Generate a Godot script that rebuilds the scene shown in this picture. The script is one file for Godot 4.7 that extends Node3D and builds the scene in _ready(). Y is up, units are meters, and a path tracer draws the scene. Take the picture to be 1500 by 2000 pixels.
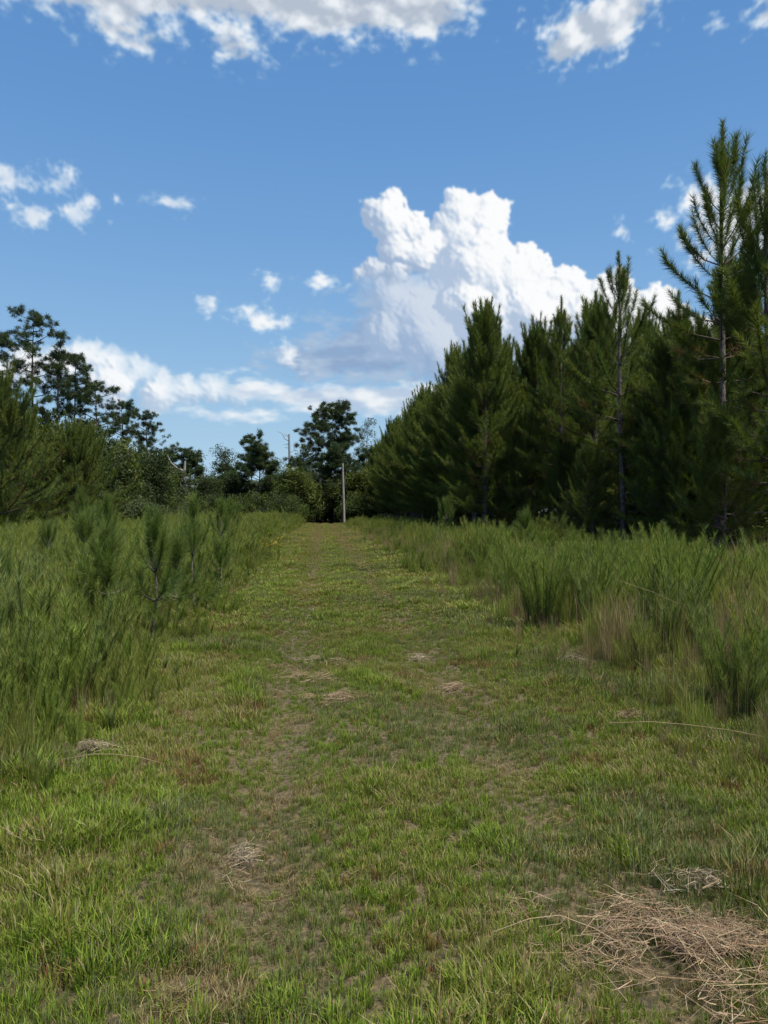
extends Node3D
# A mown grass track running between a weedy field with woods (left) and a pine plantation (right).
# The track runs along -Z; the camera stands over it, eye 1.6 m above the ground.

var rng := RandomNumberGenerator.new()
var noise_a := FastNoiseLite.new()
var noise_b := FastNoiseLite.new()
var noise_c := FastNoiseLite.new()
var used := {}
var M := {}
var brushes: Array = []
var near_brushes: Array = []
var pompoms: Array = []
var candles: Array = []
var hero_brushes: Array = []
var olive_brushes: Array = []
var olive_candles: Array = []
var brown_brushes: Array = []
var leaf_sets := {}


# ---------------------------------------------------------------- geometry collector
class Geo:
	var v := PackedVector3Array()
	var n := PackedVector3Array()
	var c := PackedColorArray()

	func tri(p: Vector3, q: Vector3, r: Vector3, col: Color) -> void:
		var nn := (r - p).cross(q - p).normalized()
		v.push_back(p); v.push_back(q); v.push_back(r)
		n.push_back(nn); n.push_back(nn); n.push_back(nn)
		c.push_back(col); c.push_back(col); c.push_back(col)

	func put(t: Geo, x: Transform3D) -> void:
		v.append_array(x * t.v)
		n.append_array(Transform3D(x.basis.orthonormalized(), Vector3.ZERO) * t.n)
		c.append_array(t.c)

	# bent blade: a quad and a tip
	func blade(p: Vector3, mid: Vector3, tip: Vector3, side: Vector3, w: float, col: Color) -> void:
		var s := side * (w * 0.5)
		tri(p - s, mid - s * 0.8, p + s, col)
		tri(p + s, mid - s * 0.8, mid + s * 0.8, col)
		tri(mid - s * 0.8, tip, mid + s * 0.8, col)

	# tapered tube through points, smooth normals
	func tube(pts: Array, radii: Array, sides: int, col: Color, cap := false) -> void:
		var rings: Array = []
		var norms: Array = []
		for i in pts.size():
			var a: Vector3 = pts[maxi(i - 1, 0)]
			var b: Vector3 = pts[mini(i + 1, pts.size() - 1)]
			var d := (b - a).normalized()
			var u := d.cross(Vector3(0.31, 0.12, 0.94)).normalized()
			if absf(d.dot(Vector3(0.31, 0.12, 0.94))) > 0.98:
				u = d.cross(Vector3.RIGHT).normalized()
			var w := d.cross(u)
			var ring := PackedVector3Array()
			var nr := PackedVector3Array()
			for k in sides:
				var f := TAU * k / sides
				var o := u * cos(f) + w * sin(f)
				ring.push_back((pts[i] as Vector3) + o * float(radii[i]))
				nr.push_back(o)
			rings.push_back(ring)
			norms.push_back(nr)
		for i in pts.size() - 1:
			var r0: PackedVector3Array = rings[i]
			var r1: PackedVector3Array = rings[i + 1]
			var n0: PackedVector3Array = norms[i]
			var n1: PackedVector3Array = norms[i + 1]
			for k in sides:
				var k2 := (k + 1) % sides
				for e in [[r0[k], n0[k]], [r1[k], n1[k]], [r0[k2], n0[k2]], [r0[k2], n0[k2]], [r1[k], n1[k]], [r1[k2], n1[k2]]]:
					v.push_back(e[0]); n.push_back(e[1]); c.push_back(col)
		if cap:
			var top: PackedVector3Array = rings[rings.size() - 1]
			for k in range(1, sides - 1):
				tri(top[0], top[k + 1], top[k], col)

	func into(m: ArrayMesh, mat: Material) -> ArrayMesh:
		if v.is_empty():
			return m
		var arr := []
		arr.resize(Mesh.ARRAY_MAX)
		arr[Mesh.ARRAY_VERTEX] = v
		arr[Mesh.ARRAY_NORMAL] = n
		arr[Mesh.ARRAY_COLOR] = c
		m.add_surface_from_arrays(Mesh.PRIMITIVE_TRIANGLES, arr)
		m.surface_set_material(m.get_surface_count() - 1, mat)
		return m


# ---------------------------------------------------------------- helpers
func rr(a: float, b: float) -> float:
	return rng.randf_range(a, b)

func pick(a: Array) -> Variant:
	return a[rng.randi() % a.size()]

func vary(col: Color, k: float) -> Color:
	var f := 1.0 + rr(-k, k)
	return Color(col.r * f * (1.0 + rr(-k, k) * 0.4), col.g * f, col.b * f * (1.0 + rr(-k, k) * 0.4))

func numbered(called: String) -> String:
	var k: int = used.get(called, -1) + 1
	used[called] = k
	return called if k == 0 else "%s_%03d" % [called, k]

func tag(o: Node3D, label: String, category: String, group := "", kind := "") -> void:
	if label: o.set_meta("label", label)
	if category: o.set_meta("category", category)
	if group: o.set_meta("group", group)
	if kind: o.set_meta("kind", kind)

func part(called: String, m: Mesh, parent: Node3D) -> MeshInstance3D:
	var o := MeshInstance3D.new()
	o.name = called
	o.mesh = m
	parent.add_child(o, true)
	return o

func top_mesh(called: String, m: Mesh) -> MeshInstance3D:
	var o := MeshInstance3D.new()
	o.name = numbered(called)
	o.mesh = m
	add_child(o)
	return o

func place(proto: Node3D, called: String, at: Vector3, turn: float, size: Vector3, label: String, category: String, group := "") -> Node3D:
	var o: Node3D = proto.duplicate()
	o.name = numbered(called)
	add_child(o)
	o.position = at
	o.basis = Basis(Vector3.UP, turn) * Basis.from_scale(size)
	tag(o, label, category, group)
	return o

func ordinal(i: int) -> String:
	var w := ["first", "second", "third", "fourth", "fifth", "sixth", "seventh", "eighth", "ninth", "tenth", "eleventh", "twelfth", "thirteenth", "fourteenth", "fifteenth", "sixteenth", "seventeenth", "eighteenth", "nineteenth", "twentieth", "twenty-first", "twenty-second", "twenty-third", "twenty-fourth", "twenty-fifth", "twenty-sixth", "twenty-seventh", "twenty-eighth", "twenty-ninth", "thirtieth", "thirty-first", "thirty-second", "thirty-third", "thirty-fourth", "thirty-fifth", "thirty-sixth", "thirty-seventh", "thirty-eighth", "thirty-ninth", "fortieth"]
	return w[mini(i, w.size() - 1)]

# Y axis turned to d, random roll, uniform scale s
func aim(d: Vector3, at: Vector3, s: float) -> Transform3D:
	var y := d.normalized()
	var x := y.cross(Vector3(0.2, 0.3, 0.93)).normalized()
	if absf(y.dot(Vector3(0.2, 0.3, 0.93).normalized())) > 0.98:
		x = y.cross(Vector3.RIGHT).normalized()
	var b := Basis(x, y, x.cross(y)) * Basis(Vector3.UP, rr(0, TAU))
	return Transform3D(b.scaled(Vector3(s, s, s)), at)

const LANE_L := -1.9
const LANE_R := 2.7

func ground_h(x: float, z: float) -> float:
	var off := maxf(maxf(LANE_L - x, x - LANE_R), 0.0)
	var h := noise_a.get_noise_2d(x * 9.0, z * 9.0) * 0.035
	h += noise_a.get_noise_2d(x * 1.3 + 40.0, z * 1.3) * 0.16 * smoothstep(0.0, 8.0, off)
	for rx in [-0.3, 1.15]:
		var w: float = rx + noise_a.get_noise_2d(z * 2.0, rx * 50.0) * 0.15
		h -= 0.05 * exp(-pow((x - w) / 0.22, 2.0))
	return h

func on(x: float, z: float, sink := 0.0) -> Vector3:
	return Vector3(x, ground_h(x, z) - sink, z)


# ---------------------------------------------------------------- sky
const SW := 4096
const SH := 2048
var sky_px: PackedByteArray

func clear_sky(el: float) -> Color:
	var stops := [[-90.0, Color8(120, 130, 110)], [-0.2, Color8(150, 165, 160)], [0.0, Color8(184, 212, 233)], [4.0, Color8(173, 207, 231)], [8.0, Color8(158, 197, 229)], [13.0, Color8(138, 182, 224)], [20.0, Color8(118, 165, 216)], [28.0, Color8(102, 151, 207)], [36.0, Color8(93, 141, 200)], [60.0, Color8(70, 116, 184)], [90.0, Color8(62, 104, 172)]]
	for i in stops.size() - 1:
		if el <= stops[i + 1][0]:
			return (stops[i][1] as Color).lerp(stops[i + 1][1], (el - stops[i][0]) / (stops[i + 1][0] - stops[i][0]))
	return stops[-1][1]

func sky_blend(ix: int, iy: int, col: Color, a: float) -> void:
	var k := (iy * SW + posmod(ix, SW)) * 3
	sky_px[k] = int(lerpf(sky_px[k], col.r * 255.0, a))
	sky_px[k + 1] = int(lerpf(sky_px[k + 1], col.g * 255.0, a))
	sky_px[k + 2] = int(lerpf(sky_px[k + 2], col.b * 255.0, a))

# heaped cloud: puffs [az, el, radius] in degrees grow smaller puffs; shaded as a height field lit from the upper right
func cumulus(puffs: Array, soft: float, base: float, base_soft: float, opts := {}) -> void:
	var list: Array = []
	var kids: int = opts.get("kids", 11)
	var squash: float = opts.get("squash", 1.0)
	for p in puffs:
		var z0: float = p[3] if p.size() > 3 else 0.0
		list.push_back([p[0], p[1], p[2], z0])
		for i in kids:
			var d := Vector3(rr(-1, 1), rr(-0.75, 1), rr(-0.3, 1)).normalized()
			var r1: float = p[2] * rr(0.28, 0.5)
			var c1 := [p[0] + d.x * p[2] * 0.8, p[1] + d.y * p[2] * 0.8, r1, z0 + d.z * p[2] * 0.75]
			list.push_back(c1)
			if r1 < 0.25:
				continue
			for j in 7:
				var e := Vector3(rr(-1, 1), rr(-0.75, 1), rr(-0.3, 1)).normalized()
				list.push_back([c1[0] + e.x * r1 * 0.85, c1[1] + e.y * r1 * 0.85, r1 * rr(0.25, 0.48), c1[3] + e.z * r1 * 0.8])
	var lo := Vector2(1e9, 1e9)
	var hi := Vector2(-1e9, -1e9)
	for p in list:
		lo = Vector2(minf(lo.x, p[0] - p[2] * 1.3), minf(lo.y, p[1] - p[2]))
		hi = Vector2(maxf(hi.x, p[0] + p[2] * 1.3), maxf(hi.y, p[1] + p[2]))
	var k := 360.0 / SW
	lo -= Vector2(1, 1)
	hi += Vector2(1, 1)
	lo.y = maxf(lo.y, 0.3)
	hi.y = minf(hi.y, 88.0)
	var w := int((hi.x - lo.x) / k)
	var h := int((hi.y - lo.y) / k)
	if w < 2 or h < 2:
		return
	var H := PackedFloat32Array()
	H.resize(w * h)
	for p in list:
		var ca := cos(deg_to_rad(p[1]))
		var r: float = p[2]
		var y0 := maxi(0, int((p[1] - r - lo.y) / k))
		var y1 := mini(h - 1, int((p[1] + r - lo.y) / k))
		var x0 := maxi(0, int((p[0] - r / ca - lo.x) / k))
		var x1 := mini(w - 1, int((p[0] + r / ca - lo.x) / k) + 1)
		for y in range(y0, y1 + 1):
			var dy: float = (lo.y + y * k - p[1]) * squash
			for x in range(x0, x1 + 1):
				var dx: float = (lo.x + x * k - p[0]) * ca
				var d2 := r * r - dx * dx - dy * dy
				if d2 > 0.0:
					var hh: float = p[3] + sqrt(d2)
					if hh > H[y * w + x]:
						H[y * w + x] = hh
	# bend the outline with noise
	var G := PackedFloat32Array()
	G.resize(w * h)
	for y in h:
		for x in w:
			var az := lo.x + x * k
			var el := lo.y + y * k
			var sx := x + int(noise_b.get_noise_2d(az * 60.0, el * 60.0) * 5.0 + noise_b.get_noise_2d(az * 200.0, el * 200.0) * 3.0)
			var sy := y + int(noise_b.get_noise_2d(az * 60.0 + 500.0, el * 60.0) * 5.0 + noise_b.get_noise_2d(az * 200.0 + 500.0, el * 200.0) * 3.0)
			var g := H[clampi(sy, 0, h - 1) * w + clampi(sx, 0, w - 1)]
			if g > 0.0:
				g = maxf(0.0, g + noise_b.get_noise_2d(az * 130.0, el * 130.0 + 90.0) * 0.12)
			G[y * w + x] = g
	# a softened copy, for the broad light and shade
	var S := box_blur(box_blur(G, w, h, 9), w, h, 9)
	G = box_blur(G, w, h, 1)
	var light := Vector3(0.62, 0.55, 0.56).normalized()
	var dark: Color = opts.get("dark", Color8(158, 180, 209))
	var bright: Color = opts.get("bright", Color8(252, 253, 254))
	var shade_k: float = opts.get("shade", 1.0)
	var most: float = opts.get("alpha", 1.0)
	for y in range(1, h - 1):
		for x in range(1, w - 1):
			var g := G[y * w + x]
			if g < 0.004:
				continue
			var az := lo.x + x * k
			var el := lo.y + y * k
			var a := smoothstep(0.0, soft, g)
			if base > 0.0:
				a *= smoothstep(base, base + base_soft, el + noise_b.get_noise_2d(az * 25.0, 7.0) * base_soft * 0.6)
			if a < 0.01:
				continue
			var nf := Vector3(-(G[y * w + x + 1] - G[y * w + x - 1]) / (2 * k), -(G[(y + 1) * w + x] - G[(y - 1) * w + x]) / (2 * k), 1.1).normalized()
			var nb := Vector3(-(S[y * w + x + 1] - S[y * w + x - 1]) / (2 * k), -(S[(y + 1) * w + x] - S[(y - 1) * w + x]) / (2 * k), 0.7).normalized()
			var sh := 0.0
			for q in 5:
				var t := (q + 1) * 5.0
				var px := clampi(x + int(t * 0.75), 0, w - 1)
				var py := clampi(y + int(t * 0.66), 0, h - 1)
				sh = maxf(sh, S[py * w + px] - S[y * w + x] - t * k * 0.35)
			var lit := 0.42 * clampf(nb.dot(light) * 1.35, 0.0, 1.0) + 0.58 * clampf(0.1 + nf.dot(light), 0.0, 1.0)
			lit = lit * (1.0 - clampf(sh * 0.7, 0.0, 0.75)) * shade_k + (1.0 - shade_k)
			if base > 0.0:
				lit *= lerpf(0.45, 1.0, smoothstep(base, base + float(opts.get("dusk", 4.0)), el))
			lit = smoothstep(0.04, 0.92, lit)
			sky_blend(roundi(az / k), int((90.0 - el) / 180.0 * SH), dark.lerp(bright, lit), a * most)

func box_blur(a: PackedFloat32Array, w: int, h: int, r: int) -> PackedFloat32Array:
	var t := PackedFloat32Array()
	t.resize(w * h)
	var o := PackedFloat32Array()
	o.resize(w * h)
	var inv := 1.0 / (2 * r + 1)
	for y in h:
		var s := 0.0
		for x in range(-r, w):
			if x + r < w: s += a[y * w + x + r]
			if x - r - 1 >= 0: s -= a[y * w + x - r - 1]
			if x >= 0: t[y * w + x] = s * inv
	for x in w:
		var s := 0.0
		for y in range(-r, h):
			if y + r < h: s += t[(y + r) * w + x]
			if y - r - 1 >= 0: s -= t[(y - r - 1) * w + x]
			if y >= 0: o[y * w + x] = s * inv
	return o

# thin torn cloud: ellipses [az, el, half width, half height, strength] eaten by noise
func wisp(parts: Array, col_hi: Color, col_lo: Color, seed_off: float, stretch := 1.0) -> void:
	var lo := Vector2(1e9, 1e9)
	var hi := Vector2(-1e9, -1e9)
	for p in parts:
		lo = Vector2(minf(lo.x, p[0] - p[2] * 1.7), minf(lo.y, p[1] - p[3] * 1.7))
		hi = Vector2(maxf(hi.x, p[0] + p[2] * 1.7), maxf(hi.y, p[1] + p[3] * 1.7))
	lo.y = maxf(lo.y, 0.3)
	hi.y = minf(hi.y, 88.0)
	var k := 360.0 / SW
	var w := int((hi.x - lo.x) / k)
	var h := int((hi.y - lo.y) / k)
	for y in h:
		var el := lo.y + y * k
		var ca := cos(deg_to_rad(el))
		for x in w:
			var az := lo.x + x * k
			var f := 0.0
			for p in parts:
				var dx: float = (az - p[0]) / p[2]
				var dy: float = (el - p[1]) / p[3]
				f += float(p[4]) * exp(-(dx * dx + dy * dy) * 1.6)
			if f < 0.03:
				continue
			var nx := az * ca * 20.0 / stretch + seed_off
			var ny := el * 20.0 + seed_off * 0.37
			var nn := noise_c.get_noise_2d(nx, ny)
			var d := f * 1.3 + nn * 0.95 + noise_c.get_noise_2d(nx * 3.1, ny * 3.1 + 55.0) * 0.42 - 0.3
			if d <= 0.0:
				continue
			var up := noise_c.get_noise_2d(nx + 12.0, ny + 14.0) * 0.85
			var a := smoothstep(0.0, 1.25, d)
			var lit := clampf(0.75 + (nn - up) * 1.1 - smoothstep(0.5, 1.3, d) * 0.45, 0.0, 1.0)
			sky_blend(roundi(az / k), int((90.0 - el) / 180.0 * SH), col_lo.lerp(col_hi, lit), a * 0.96)

func make_sky() -> ImageTexture:
	rng.seed = 11
	var im := Image.create_empty(SW, SH, false, Image.FORMAT_RGB8)
	for y in SH:
		im.fill_rect(Rect2i(0, y, SW, 1), clear_sky(90.0 - (y + 0.5) / SH * 180.0))
	sky_px = im.get_data()
	var white := Color8(250, 251, 252)
	var pale := Color8(232, 238, 245)
	var grey := Color8(168, 187, 212)
	# the shaded body of the great cumulus, under and left of its bright heads
	wisp([[3.5, 12.8, 7.0, 3.2, 1.0], [-0.5, 11.4, 6.0, 1.5, 0.85], [7.0, 15.0, 5.0, 3.4, 1.1], [11.0, 11.5, 6.0, 3.0, 1.1]], Color8(172, 193, 218), Color8(143, 169, 204), 31.0, 2.4)
	cumulus([[5.4, 16.4, 2.2], [7.6, 15.0, 2.8], [5.2, 14.2, 2.2], [8.8, 12.8, 2.8], [3.6, 17.2, 1.3], [9.8, 17.4, 2.2], [11.6, 12.4, 2.8]], 2.2, 9.0, 4.0, {"bright": Color8(208, 219, 234), "dark": Color8(158, 182, 213), "dusk": 4.0})
	# low bank on the left and along the horizon
	cumulus([[-17.4, 11.2, 1.3], [-15.6, 10.9, 1.2], [-13.8, 10.4, 1.1], [-12.2, 9.6, 1.1], [-10.4, 9.0, 1.2], [-8.4, 9.3, 1.2], [-19.2, 10.4, 1.5], [-16.0, 9.0, 1.8], [-12.6, 8.4, 1.4], [-6.4, 8.8, 1.0], [-21.2, 10.0, 1.5], [-23.8, 9.4, 1.7]], 1.5, 6.6, 1.0, {"dark": Color8(178, 198, 222), "alpha": 0.97, "dusk": 3.0})
	wisp([[-6.5, 9.6, 4.0, 1.2, 0.8], [-1.0, 8.9, 5.0, 1.0, 1.25], [4.6, 9.0, 5.0, 1.1, 1.3], [9.4, 8.8, 4.4, 1.2, 1.3], [-8.0, 7.4, 6.0, 0.8, 0.75], [3.0, 7.9, 7.0, 0.6, 0.7], [14.0, 8.6, 5.0, 1.3, 0.9], [-2.0, 10.8, 4.0, 0.8, 0.5]], Color8(240, 244, 248), Color8(186, 204, 226), 3.0, 2.6)
	# the great cumulus
	cumulus([[13.4, 14.5, 3.0, 0.2], [16.5, 14.0, 3.2, 0.4], [20.5, 13.4, 3.2, 0.5], [24.2, 12.2, 3.0, 0.4], [27.5, 10.5, 3.0], [12.5, 18.6, 2.5, 0.6], [15.2, 17.4, 2.3, 0.8], [18.6, 16.2, 1.9, 0.9], [10.6, 20.4, 2.0, 0.3], [12.8, 21.6, 1.6, 0.6], [10.7, 22.4, 1.3, 0.7], [9.8, 19.0, 1.6, -0.2], [21.8, 15.6, 1.7, 0.8], [25.0, 14.6, 1.5, 0.5], [9.9, 15.8, 1.0, 1.9], [11.6, 15.6, 1.3, 2.3], [11.0, 17.0, 1.5, 1.0]], 0.8, 8.4, 3.4, {"dusk": 4.5, "dark": Color8(176, 195, 220)})
	cumulus([[5.2, 21.8, 1.45, 0.6], [4.0, 22.2, 1.0, 0.6], [5.4, 23.0, 0.85, 0.6], [7.2, 21.3, 1.05, 0.6], [5.6, 20.0, 1.3, 0.4], [4.0, 18.4, 0.8, 0.3], [5.6, 18.2, 0.9, 0.3], [2.9, 18.1, 0.55, 0.2], [7.4, 19.4, 1.3, 0.1], [8.6, 20.2, 0.9, 0.0]], 0.7, 16.6, 1.5, {"dusk": 2.5})
	# small torn puffs
	wisp([[-0.2, 17.4, 1.7, 0.9, 0.95]], white, pale, 9.0, 1.5)
	wisp([[-4.2, 16.9, 1.2, 1.0, 0.8], [-3.5, 14.3, 1.5, 1.0, 0.9], [-3.2, 12.0, 1.6, 1.0, 0.95], [-8.9, 15.3, 1.0, 0.9, 0.85], [-6.3, 15.0, 2.6, 0.7, 0.75], [-4.9, 14.0, 1.2, 0.8, 0.65]], white, pale, 21.0, 1.5)
	wisp([[-11.2, 22.1, 2.0, 0.65, 1.05]], pale, Color8(205, 219, 236), 33.0, 1.6)
	wisp([[-22.2, 22.2, 2.0, 1.0, 1.2], [-19.0, 22.4, 1.2, 1.1, 1.1], [-18.0, 20.6, 1.6, 0.9, 1.1], [-21.2, 20.1, 1.8, 0.9, 1.15], [-17.2, 21.6, 0.9, 0.5, 0.7], [-15.4, 21.8, 0.5, 0.5, 0.8]], pale, Color8(200, 216, 235), 47.0)
	# high grey-bottomed band along the top of the view
	wisp([[-20.0, 34.0, 9.0, 2.3, 1.6], [-8.0, 35.4, 11.0, 2.6, 1.9], [4.0, 35.8, 9.0, 2.7, 1.9], [-14.2, 31.4, 2.6, 1.3, 1.0], [-6.6, 31.8, 2.4, 1.3, 1.0], [0.5, 34.2, 3.4, 1.4, 1.0], [8.5, 33.8, 3.2, 1.5, 0.95], [-24.0, 35.5, 8.0, 3.0, 1.1], [-2.0, 39.0, 16.0, 3.5, 1.3]], Color8(243, 246, 249), Color8(184, 194, 208), 60.0, 1.5)
	wisp([[20.3, 32.4, 3.8, 1.9, 1.5], [22.8, 33.0, 3.0, 1.4, 1.2], [18.2, 31.4, 1.6, 0.8, 0.9], [26.6, 34.2, 3.4, 1.0, 0.75], [32.6, 31.2, 1.6, 1.3, 0.95], [29.0, 31.2, 1.3, 0.6, 0.6]], Color8(246, 248, 250), Color8(182, 194, 210), 75.0, 1.2)
	# behind the tall pines
	wisp([[28.4, 21.6, 2.2, 1.6, 1.2], [31.4, 20.6, 2.4, 1.6, 1.2], [25.9, 20.4, 1.0, 1.0, 0.85], [22.6, 20.1, 0.9, 0.75, 1.1], [29.5, 18.5, 3.4, 2.0, 1.1], [34.0, 18.4, 3.0, 2.4, 1.1]], white, pale, 90.0)
	# the same weather round the rest of the sky
	for i in 26:
		var az := rr(44.0, 326.0)
		var el := rr(7.0, 24.0)
		var s := rr(0.9, 2.2)
		var ps: Array = []
		for j in 5:
			ps.push_back([az + rr(-2.2, 2.2) * s, el + rr(-0.3, 1.0) * s * (1.4 - absf(j - 2.0) * 0.4), s * rr(0.6, 1.1), rr(-0.3, 0.5)])
		cumulus(ps, 0.6, el - s * 0.5, 1.2, {"kids": 7})
	for i in 26:
		var az := rr(0.0, 360.0)
		var el := rr(40.0, 74.0)
		var ws: Array = []
		var wide := 1.0 / cos(deg_to_rad(el))
		for j in 4:
			ws.push_back([az + rr(-6, 6) * wide, el + rr(-1.5, 1.5), rr(2.5, 6.0) * wide, rr(1.0, 2.0), rr(0.8, 1.1)])
		wisp(ws, Color8(243, 246, 249), Color8(180, 192, 208), rr(0, 900), 1.4)
	for i in 14:
		var az := rr(44.0, 326.0)
		wisp([[az, rr(26.0, 36.0), rr(4, 10), rr(1.2, 2.2), 1.05], [az + rr(-6, 6), rr(26, 36), rr(3, 7), rr(1.0, 1.8), 1.0]], Color8(243, 246, 249), Color8(180, 192, 208), rr(0, 900), 1.4)
	return ImageTexture.create_from_image(Image.create_from_data(SW, SH, false, Image.FORMAT_RGB8, sky_px))


# ---------------------------------------------------------------- materials
func ramp(cols: Array) -> Gradient:
	var g := Gradient.new()
	var o := PackedFloat32Array()
	var c := PackedColorArray()
	for e in cols:
		o.push_back(e[0])
		c.push_back((e[1] as Color).linear_to_srgb())
	g.offsets = o
	g.colors = c
	return g

func noise_tex(size: int, freq: float, octaves: int, cols: Array, sd: int, kind := FastNoiseLite.TYPE_SIMPLEX_SMOOTH) -> NoiseTexture2D:
	var n := FastNoiseLite.new()
	n.noise_type = kind
	n.seed = sd
	n.frequency = freq
	n.fractal_octaves = octaves
	var t := NoiseTexture2D.new()
	t.width = size
	t.height = size
	t.seamless = true
	t.noise = n
	if cols: t.color_ramp = ramp(cols)
	return t

func leafy(back: Color, rough := 0.75) -> StandardMaterial3D:
	var m := StandardMaterial3D.new()
	m.vertex_color_use_as_albedo = true
	m.roughness = rough
	m.metallic_specular = 0.3
	m.cull_mode = BaseMaterial3D.CULL_DISABLED
	m.backlight_enabled = true
	m.backlight = back.linear_to_srgb()
	return m

func make_materials() -> void:
	M.needle = leafy(Color(0.62, 0.7, 0.25), 0.6)
	M.leaf = leafy(Color(0.55, 0.7, 0.2))
	M.grass = leafy(Color(0.65, 0.75, 0.25))
	M.straw = leafy(Color(0.3, 0.26, 0.2), 0.85)
	var b := StandardMaterial3D.new()
	b.albedo_texture = noise_tex(512, 0.02, 5, [[0.0, Color(0.035, 0.028, 0.024)], [0.45, Color(0.10, 0.078, 0.066)], [0.7, Color(0.17, 0.14, 0.125)], [1.0, Color(0.23, 0.20, 0.185)]], 5)
	b.heightmap_enabled = true
	b.heightmap_texture = noise_tex(512, 0.03, 4, [], 6)
	b.heightmap_scale = 3.0
	b.uv1_triplanar = true
	b.uv1_scale = Vector3(1.6, 0.45, 1.6)
	b.roughness = 0.95
	M.bark = b
	var w := StandardMaterial3D.new()
	w.albedo_texture = noise_tex(512, 0.02, 5, [[0.0, Color(0.09, 0.08, 0.07)], [0.45, Color(0.20, 0.185, 0.17)], [1.0, Color(0.33, 0.31, 0.285)]], 8)
	w.uv1_triplanar = true
	w.uv1_scale = Vector3(1.5, 0.15, 1.5)
	w.roughness = 0.9
	M.grey_wood = w
	var d := StandardMaterial3D.new()
	d.albedo_texture = noise_tex(256, 0.03, 3, [[0.0, Color(0.008, 0.008, 0.009)], [1.0, Color(0.025, 0.024, 0.024)]], 9)
	d.uv1_triplanar = true
	d.roughness = 0.7
	M.black_box = d
	var tw := StandardMaterial3D.new()
	tw.vertex_color_use_as_albedo = true
	tw.roughness = 0.9
	M.twig = tw
	# soil under the grass: sand, thatch and pine litter
	var s := StandardMaterial3D.new()
	s.albedo_texture = noise_tex(1024, 0.035, 5, [[0.0, Color(0.030, 0.025, 0.014)], [0.38, Color(0.056, 0.047, 0.024)], [0.55, Color(0.085, 0.069, 0.038)], [0.75, Color(0.125, 0.098, 0.06)], [1.0, Color(0.19, 0.15, 0.10)]], 14)
	s.detail_enabled = true
	s.detail_blend_mode = BaseMaterial3D.BLEND_MODE_MUL
	s.detail_albedo = noise_tex(512, 0.012, 3, [[0.0, Color(0.50, 0.50, 0.36)], [1.0, Color(1.0, 0.9, 0.78)]], 15)
	s.uv1_triplanar = true
	s.uv1_world_triplanar = true
	s.uv1_scale = Vector3(0.8, 0.8, 0.8)
	s.heightmap_enabled = true
	s.heightmap_texture = noise_tex(512, 0.06, 4, [], 16)
	s.heightmap_scale = 2.0
	s.roughness = 1.0
	M.soil = s


# ---------------------------------------------------------------- plant pieces
# a pine shoot: unit stem along +Y ringed by long needles
func shoot(sd: int, needles: int, length: float, width: float, base: Color) -> Geo:
	rng.seed = sd
	var g := Geo.new()
	for i in needles:
		var t := pow(rng.randf(), 0.8)
		var a := rr(0, TAU)
		var open := deg_to_rad(lerpf(rr(50, 78), rr(8, 42), t))
		var out := Vector3(cos(a), 0, sin(a))
		var d := out * sin(open) + Vector3.UP * cos(open)
		var p := Vector3(0, t, 0)
		var l := length * rr(0.75, 1.15)
		var tip := p + d * l + Vector3(0, -0.07 * l, 0)
		var side := d.cross(Vector3(rr(-1, 1), rr(-1, 1), rr(-1, 1))).normalized() * width * 0.5
		g.tri(p - side, tip, p + side, vary(base, 0.3))
	return g

# upright shoot at a branch's end: long, its needles laid along it
func candle(sd: int, needles: int, length: float, width: float, base: Color) -> Geo:
	rng.seed = sd
	var g := Geo.new()
	for i in needles:
		var t := rng.randf() * 1.5
		var a := rr(0, TAU)
		var open := deg_to_rad(rr(14, 58) * (1.25 - 0.45 * t))
		var d := Vector3(cos(a) * sin(open), cos(open), sin(a) * sin(open))
		var p := Vector3(0, t, 0)
		var side := d.cross(Vector3(rr(-1, 1), rr(-1, 1), rr(-1, 1))).normalized() * width * 0.5
		g.tri(p - side, p + d * length * rr(0.7, 1.1), p + side, vary(base, 0.3))
	return g

# round tuft of needles at a twig's end
func pompom(sd: int, needles: int, width: float, base: Color) -> Geo:
	rng.seed = sd
	var g := Geo.new()
	for i in needles:
		var d := Vector3(rr(-1, 1), rr(-0.55, 1), rr(-1, 1)).normalized()
		var p := Vector3(rr(-0.3, 0.3), rr(-0.2, 0.3), rr(-0.3, 0.3))
		var side := d.cross(Vector3(rr(-1, 1), rr(-1, 1), rr(-1, 1))).normalized() * width * 0.5
		g.tri(p - side, p + d * rr(0.5, 0.85), p + side, vary(base, 0.32))
	return g

# loose ball of leaves, unit radius
func leaf_ball(sd: int, leaves: int, length: float, width: float, base: Color) -> Geo:
	rng.seed = sd
	var g := Geo.new()
	for i in leaves:
		var p := Vector3(rr(-1, 1), rr(-1, 1), rr(-1, 1))
		if p.length() > 1.0: p = p.normalized() * rr(0.7, 1.0)
		var d := (p.normalized() * 0.6 + Vector3(rr(-1, 1), rr(-0.7, 0.9), rr(-1, 1))).normalized()
		var s := d.cross(Vector3(rr(-0.5, 0.5), 1, rr(-0.5, 0.5))).normalized() * width * 0.5
		var col := vary(base, 0.35)
		var l := length * rr(0.7, 1.2)
		var m := p + d * l * 0.45 + Vector3(0, 0.02, 0)
		g.tri(p, m + s, m - s, col)
		g.tri(m - s, m + s, p + d * l, col)
	return g

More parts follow.
